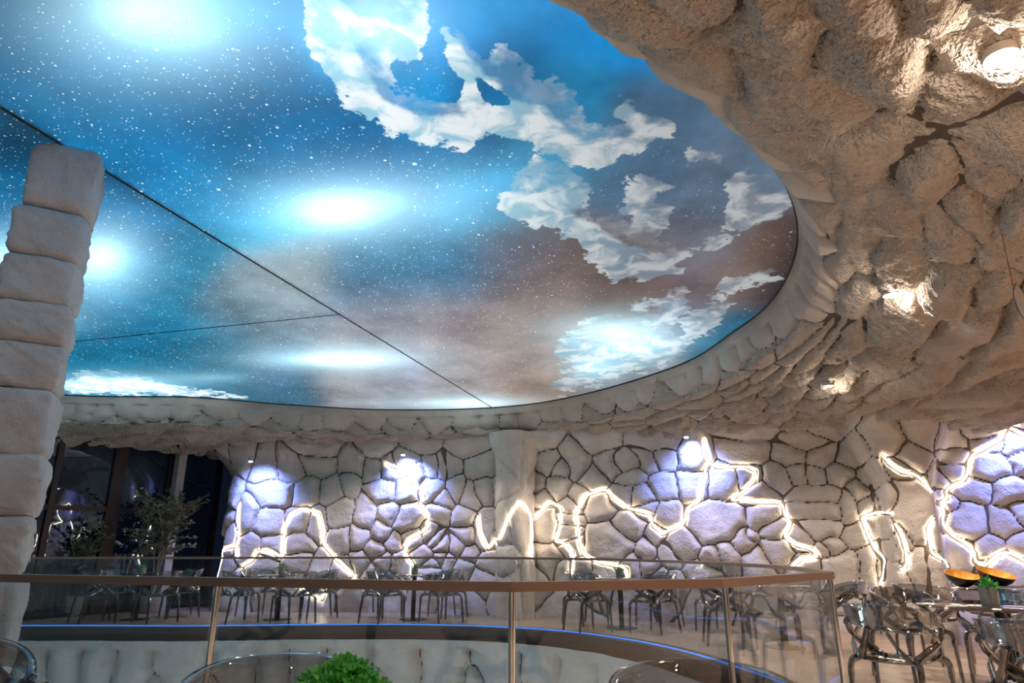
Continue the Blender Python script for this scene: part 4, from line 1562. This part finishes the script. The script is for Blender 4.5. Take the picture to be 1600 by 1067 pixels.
def make_chair():
    root = empty('armchair')
    # seat: dished rounded slab
    v, f = [], []
    nr, na = 5, 28
    for side in (1, -1):
        for r in range(nr + 1):
            t = r / nr
            for a in range(na):
                an = 2 * math.pi * a / na
                c, s = math.cos(an), math.sin(an)
                e = 3.4
                rr = (abs(c) ** e + abs(s) ** e) ** (-1 / e)
                x, y = 0.235 * rr * c * t, 0.225 * rr * s * t
                z = 0.455 - 0.028 * (1 - t * t) + (0.0 if side == 1 else -0.022) - (0.012 * t ** 6 if side == 1 else -0.006 * t ** 6)
                v.append((x, y, z))
    for side in range(2):
        o = side * (nr + 1) * na
        for r in range(nr):
            for a in range(na):
                a2 = (a + 1) % na
                q = [o + r * na + a, o + (r + 1) * na + a, o + (r + 1) * na + a2, o + r * na + a2]
                f.append(q if side == 0 else q[::-1])
    o2 = (nr + 1) * na
    for a in range(na):
        a2 = (a + 1) % na
        f.append([nr * na + a, o2 + nr * na + a, o2 + nr * na + a2, nr * na + a2])
    new_obj('seat', py_mesh('seat', v, f, True), M['smoke'], root)
    # wrap-round back and arms in one band
    v, f = [], []
    ns, nb_ = 36, 6
    def band(u, w):
        an = math.radians(-128 + 256 * u)                 # 0 = back
        k = abs(2 * u - 1)
        rx, ry = 0.315, 0.30
        x = rx * math.sin(an)
        y = ry * math.cos(an) - 0.015
        top = 0.835 - 0.03 * (k * 1.2) ** 2 - 0.14 * k ** 3
        hh = 0.150 * (1 - k ** 1.25) + 0.032
        z = top - hh * (1 - w)
        lean = 0.05 * (w - 0.3) * (1 - k)
        return Vector((x * (1 + lean), y * (1 + lean) + 0.05 * (w - 0.5) * (1 - k), z))
    grid = [[band(i / ns, j / nb_) for j in range(nb_ + 1)] for i in range(ns + 1)]
    th = 0.009
    for sgn in (1, -1):
        for i in range(ns + 1):
            for j in range(nb_ + 1):
                p = grid[i][j]
                d = Vector((p.x, p.y, 0)).normalized()
                fat = 1.9 if j in (0, nb_) else 1.0
                v.append(tuple(p + d * th * sgn * fat))
    st = (ns + 1) * (nb_ + 1)
    def id_(s, i, j): return s * st + i * (nb_ + 1) + j
    for i in range(ns):
        for j in range(nb_):
            f.append([id_(0, i, j), id_(0, i + 1, j), id_(0, i + 1, j + 1), id_(0, i, j + 1)])
            f.append([id_(1, i, j + 1), id_(1, i + 1, j + 1), id_(1, i + 1, j), id_(1, i, j)])
        f.append([id_(0, i, nb_), id_(0, i + 1, nb_), id_(1, i + 1, nb_), id_(1, i, nb_)])
        f.append([id_(0, i + 1, 0), id_(0, i, 0), id_(1, i, 0), id_(1, i + 1, 0)])
    for i, fl in ((0, 0), (ns, 1)):
        for j in range(nb_):
            q = [id_(0, i, j), id_(0, i, j + 1), id_(1, i, j + 1), id_(1, i, j)]
            f.append(q if not fl else q[::-1])
    new_obj('backrest', py_mesh('backrest', v, f, True), M['shell'], root)
    for s in (-1, 1):
        # legs with a knee, running up out of the seat corners
        MB().tube(arc([(s * .13, -.13, .437), (s * .215, -.20, .447), (s * .262, -.238, .415), (s * .27, -.246, .30), (s * .275, -.262, .0)]),
                  [.02] * 6 + [.026] * 6 + [.024] * 6 + [.019] * 6 + [.012], 8).build('leg', M['smoke'], root)
        MB().tube(arc([(s * .12, .11, .437), (s * .20, .185, .447), (s * .238, .225, .415), (s * .245, .245, .30), (s * .25, .285, .0)]),
                  [.02] * 6 + [.026] * 6 + [.024] * 6 + [.019] * 6 + [.012], 8).build('leg', M['smoke'], root)
        # crossing struts of the side
        MB().tube(arc([(s * .22, -.19, .45), (s * .285, -.08, .53), (s * .30, .04, .62), (s * .262, .165, .70)]), [.028] * 6 + [.020] * 6 + [.024] * 6 + [.030], 8, flat=(0.7, 1.3)).build('strut', M['smoke'], root)
        MB().tube(arc([(s * .205, .18, .45), (s * .285, .05, .54), (s * .305, -.06, .60), (s * .285, -.15, .665)]), [.028] * 6 + [.020] * 6 + [.022] * 6 + [.024], 8, flat=(0.7, 1.3)).build('strut', M['smoke'], root)
        MB().tube(arc([(s * .17, .20, .45), (s * .12, .255, .54), (s * .06, .285, .67)]), [.026] * 6 + [.018] * 6 + [.026], 8, flat=(1.25, 0.7)).build('strut', M['smoke'], root)
    return root


CHAIR = make_chair()
_first = [True]


def place_chair(x, y, face_xy, label, group, z=0.0, turn=0.0):
    o = CHAIR if _first[0] else copy_tree(CHAIR)
    _first[0] = False
    o.location = (x, y, z)
    # chair looks along local -Y
    dx, dy = face_xy[0] - x, face_xy[1] - y
    o.rotation_euler = (0, 0, math.atan2(dy, dx) + math.pi / 2 + turn)
    tag(o, label, 'chair', group)
    return o


def make_table(x, y, r, label):
    root = empty('round_table', (x, y, 0))
    tag(root, label, 'table', 'round smoked tables')
    MB().lathe([(0.002, 0.736), (r - 0.008, 0.736), (r, 0.741), (r, 0.746), (r - 0.008, 0.752), (0.002, 0.752)], 56).build('table_top', M['tabletop'], root)
    MB().lathe([(0.045, 0.02), (0.04, 0.06), (0.04, 0.70), (0.12, 0.735)], 20).build('pedestal', M['bowlblack'], root)
    MB().lathe([(0.24, 0.0), (0.24, 0.012), (0.06, 0.028), (0.002, 0.03)], 32).build('foot', M['bowlblack'], root)
    return root


def leaf_cluster(n, rad, hgt, seed, ln=0.03, wd_=0.012):
    rn = random.Random(seed)
    v, f = [], []
    for _ in range(n):
        a = rn.uniform(0, 2 * math.pi)
        el = math.asin(rn.uniform(0.05, 1.0))
        d = Vector((math.cos(a) * math.cos(el), math.sin(a) * math.cos(el), math.sin(el)))
        base = Vector((d.x * rad * rn.uniform(.2, .85), d.y * rad * rn.uniform(.2, .85), d.z * hgt * rn.uniform(.1, .85)))
        dd = (d + Vector((rn.uniform(-.5, .5), rn.uniform(-.5, .5), rn.uniform(-.1, .6)))).normalized()
        side = dd.cross(Vector((rn.uniform(-1, 1), rn.uniform(-1, 1), rn.uniform(-1, 1)))).normalized() * wd_ * rn.uniform(.7, 1.2)
        L = ln * rn.uniform(.7, 1.4)
        k = len(v)
        nrm = side.cross(dd).normalized() * wd_ * 0.35
        v += [tuple(base), tuple(base + dd * L * .45 + side + nrm), tuple(base + dd * L), tuple(base + dd * L * .45 - side + nrm), tuple(base + dd * L * .5 - nrm)]
        f += [[k, k + 1, k + 4], [k + 1, k + 2, k + 4], [k + 2, k + 3, k + 4], [k + 3, k, k + 4], [k, k + 3, k + 2, k + 1]]
    return v, f


def potted_plant(x, y, z, sc, label, seed, n=60, cat='plant', spread=1.0, ls=1.0):
    root = empty('potted_plant', (x, y, z))
    tag(root, label, cat, 'potted plants on the tables')
    r = 0.052 * sc
    hh = 0.10 * sc
    pot_o = MB().lathe([(0.002, 0.0), (r * .88, 0.0), (r * .95, 0.01 * sc), (r, hh), (r * .9, hh), (r * .86, hh * .86), (0.002, hh * .86)], 24)
    pot_o = pot_o.build('pot', M['pot'], root)
    v, f = leaf_cluster(n, 0.062 * sc * spread, 0.075 * sc, seed, 0.034 * sc * ls, 0.010 * sc)
    fo = new_obj('foliage', py_mesh('foliage', v, f), M['leaf'], root)
    fo.location = (0, 0, hh * .85)
    fo['kind'] = 'stuff'
    MB().lathe([(r * .85, hh * .80), (0.002, hh * .84)], 16).build('soil', M['soil'], pot_o)


def table_set(x, y, r, where, seed, spots, pot=True):
    make_table(x, y, r, 'round smoked table ' + where)
    for ang, txt in spots:
        a = math.radians(ang)
        rr = r + 0.31
        place_chair(x + rr * math.cos(a), y + rr * math.sin(a), (x, y), 'smoked armchair ' + txt + ', table ' + where, 'smoked armchairs round the tables', turn=math.radians(random.Random(seed + ang).uniform(-14, 14)))
    if pot:
        potted_plant(x, y, 0.752, 1.15, 'small potted succulent on the table ' + where, seed)


FOUR = lambda o: [(225 + o, 'front left'), (315 + o, 'front right'), (148 + o, 'back left'), (32 + o, 'back right')]


def tpos(px, y, z=0.75):
    lo = at_y(px, 895, y)
    return lo.x, y


x, y = tpos(222, 12.72); table_set(x, y, .40, 'in front of the dark window', 21, FOUR(8))
x, y = tpos(46, 12.78); make_table(x, y, .40, 'round smoked table beside the column, at the left end of the window')
place_chair(x + .15, y - .64, (x, y), 'smoked armchair before the table at the left end of the window', 'smoked armchairs round the tables')
x, y = tpos(440, 12.74); table_set(x, y, .40, 'before the doorway-shaped light strip', 22, FOUR(-6))
x, y = tpos(648, 12.74); table_set(x, y, .40, 'under the zigzag light strip', 23, FOUR(5))
x, y = tpos(968, 11.45); table_set(x, y, .40, 'in front of the long bolt of light', 24, FOUR(-10))
x, y = tpos(1120, 11.0); place_chair(x, y, (x - .5, y + .6), 'smoked armchair alone, right of the table before the long light bolt', 'smoked armchairs round the tables')
table_set(3.5, 9.35, .40, 'behind the right end of the balustrade', 25, FOUR(12), pot=False)

# the set at the right
FX, FY = 4.22, 6.25
make_table(FX, FY, 0.62, 'large round smoked table at the right, nearest in view')
potted_plant(at_z(1548, 944, .752).x, at_z(1548, 944, .752).y, .752, 1.45, 'potted green plant in a speckled grey pot on the large table at right', 31, 70)
G = 'smoked armchairs round the tables'
place_chair(2.88, 5.50, (FX, FY - .1), 'smoked armchair at the balustrade corner, left of the large table', G, turn=0.25)
place_chair(3.2, 4.42, (FX + .1, FY), 'smoked armchair nearest the lower right corner, before the large table', G, turn=-0.5)
place_chair(3.95, 5.15, (FX, FY), 'smoked armchair right of the large table, cut by the right edge', G)
place_chair(3.95, 7.22, (FX, FY), 'smoked armchair behind the large table, left', G)
place_chair(4.75, 7.12, (FX, FY), 'smoked armchair behind the large table beside the plant', G)
place_chair(4.75, 8.25, (5.4, 8.6), 'smoked armchair by the wall, left of the table with the bowls', G)
BX, BY = 6.0, 8.75
make_table(BX, BY, 0.60, 'round smoked table carrying the black and gold bowls at right')
place_chair(5.65, 7.92, (BX, BY), 'smoked armchair before the table with the bowls', G)
place_chair(6.6, 8.0, (BX, BY), 'smoked armchair right of the table with the bowls', G)


def bowl(px, py, yy, r, tilt, lab):
    p = at_y(px, py, yy)
    root = empty('bowl', (p.x, p.y, 0.752))
    tag(root, lab, 'bowl', 'black bowls with gold inside')
    h = r * 0.72
    prof_o = [(0.002, 0), (r * .42, 0.0), (r * .55, h * .12), (r * .86, h * .55), (r, h)]
    prof_i = [(r, h), (r * .965, h), (r * .83, h * .58), (r * .52, h * .18), (0.002, h * .08)]
    o1 = MB().lathe(prof_o, 40, caps=False).build('shell', M['bowlblack'], root)
    MB().lathe(prof_i, 40, caps=False).build('lining', M['gold'], o1)
    o1.rotation_euler = tilt
    root.location.z += 0.004 + r * .42 * abs(math.sin(tilt[0])) + r * .42 * abs(math.sin(tilt[1]))


bowl(1500, 905, 8.72, 0.185, (math.radians(17), math.radians(3), 0), 'black bowl with gold inside, the left one in front')
bowl(1552, 905, 8.66, 0.205, (math.radians(18), math.radians(8), 0), 'black bowl with gold inside, the right one in front')
bowl(1526, 902, 9.0, 0.15, (math.radians(10), 0, 0), 'black bowl with gold inside, half hidden behind the other two')

# foreground: chairs and table at the lower edge
place_chair(-0.85, 2.66, (-0.72, 1.9), 'smoked armchair in the foreground, its wide back behind the bright green plant', G)
place_chair(0.66, 2.50, (0.68, 1.6), 'smoked armchair in the foreground right of the middle, mirroring the blue ceiling', G)
place_chair(-2.52, 3.30, (-2.1, 2.5), 'smoked armchair in the foreground by the column, only its back tip in view', G, turn=0.7)
make_table(-2.1, 2.5, 0.44, 'round smoked table in the lower left corner, only its rim in view')
make_table(-0.62, 1.80, 0.42, 'round smoked table under the bright green plant in the foreground')
make_table(0.78, 1.55, 0.42, 'round smoked table in the foreground right, below the picture edge')
gp = at_z(535, 1078, .86)
potted_plant(gp.x, gp.y, 0.752, 1.25, 'bright green bushy plant on the foreground table', 77, 800, spread=1.9, ls=.52)


# ------------------------------------------------------------------ olive trees before the window
def olive_tree(x, y, hgt, seed, label, spread):
    rn = random.Random(seed)
    root = empty('olive_tree', (x, y, 0))
    tag(root, label, 'tree', 'olive trees')
    MB().lathe([(0.002, 0), (0.17, 0), (0.20, 0.05), (0.22, 0.36), (0.19, 0.36), (0.185, 0.32), (0.002, 0.32)], 24).build('planter', M['pot'], root)
    lv, lf = [], []
    tr = MB()
    for k in range(4):
        a = k * 1.57 + rn.uniform(-.4, .4)
        top = Vector((math.cos(a) * spread * .5, math.sin(a) * spread * .5, hgt * rn.uniform(.72, .9)))
        mid = Vector((math.cos(a + .6) * .07, math.sin(a + .6) * .07, hgt * .42))
        pts = arc([(math.cos(a) * .02, math.sin(a) * .02, .32), tuple(mid), tuple((mid + top) / 2 + Vector((rn.uniform(-.06, .06), rn.uniform(-.06, .06), 0))), tuple(top)], 5)
        tr.tube(pts, list(np.linspace(.026, .006, len(pts))), 6)
        for q in range(24):
            b = Vector(pts[min(len(pts) - 1, rn.randint(6, len(pts) - 1))])
            d = Vector((rn.uniform(-1, 1), rn.uniform(-1, 1), rn.uniform(-.15, 1.0))).normalized()
            L = spread * rn.uniform(.35, .8)
            tip = b + d * L
            tr.tube([tuple(b), tuple((b + tip) / 2 + Vector((0, 0, .02))), tuple(tip)], [.006, .004, .002], 4)
            for w in range(30):
                t = rn.uniform(.15, 1.05)
                c = b + (tip - b) * t
                dd = (d * .8 + Vector((rn.uniform(-1, 1), rn.uniform(-1, 1), rn.uniform(-.6, 1)))).normalized()
                side = dd.cross(Vector((rn.uniform(-1, 1), rn.uniform(-1, 1), .3))).normalized() * .017
                LL = rn.uniform(.06, .105)
                n0 = len(lv)
                lv += [tuple(c), tuple(c + dd * LL * .5 + side), tuple(c + dd * LL), tuple(c + dd * LL * .5 - side)]
                lf.append([n0, n0 + 1, n0 + 2, n0 + 3])
    tr.build('trunk', M['bark'], root)
    fo = new_obj('foliage', py_mesh('foliage', lv, lf), M['olive'], root)
    fo['kind'] = 'stuff'


p = at_y(252, 850, 13.9)
olive_tree(p.x - .05, 13.95, 2.35, 3, 'taller dark olive tree before the white post of the window', 0.78)
p = at_y(128, 850, 13.35)
olive_tree(p.x, 13.35, 1.95, 9, 'lower dark olive tree near the column before the window', 0.66)

# ------------------------------------------------------------------ bleached branch with its cord at the right edge
bp_ = at_y(1592, 470, 4.3)
br = empty('hanging_branch', (bp_.x, bp_.y, bp_.z))
tag(br, 'pale bleached branch hanging by a brown cord at the right edge', 'decoration')
MB().tube(arc([(-.02, 0, .11), (0.01, 0, .03), (.05, 0, -.10), (.11, 0, -.26)]), [.012] + [.03] * 17 + [.02], 10).build('branch', M['driftwood'], br)
MB().tube(arc([(-.015, -.03, .12), (-.05, -.035, .06), (-.055, -.035, -.02), (-.04, -.035, -.10), (.0, -.03, -.17), (.05, -.02, -.22), (.12, -.01, -.26)]), 0.0045, 6).build('cord', M['cord'], br)
MB().tube([(-.015, 0, .11), (-.01, 0, .75)], 0.0035, 6).build('hanger', M['cord'], br)
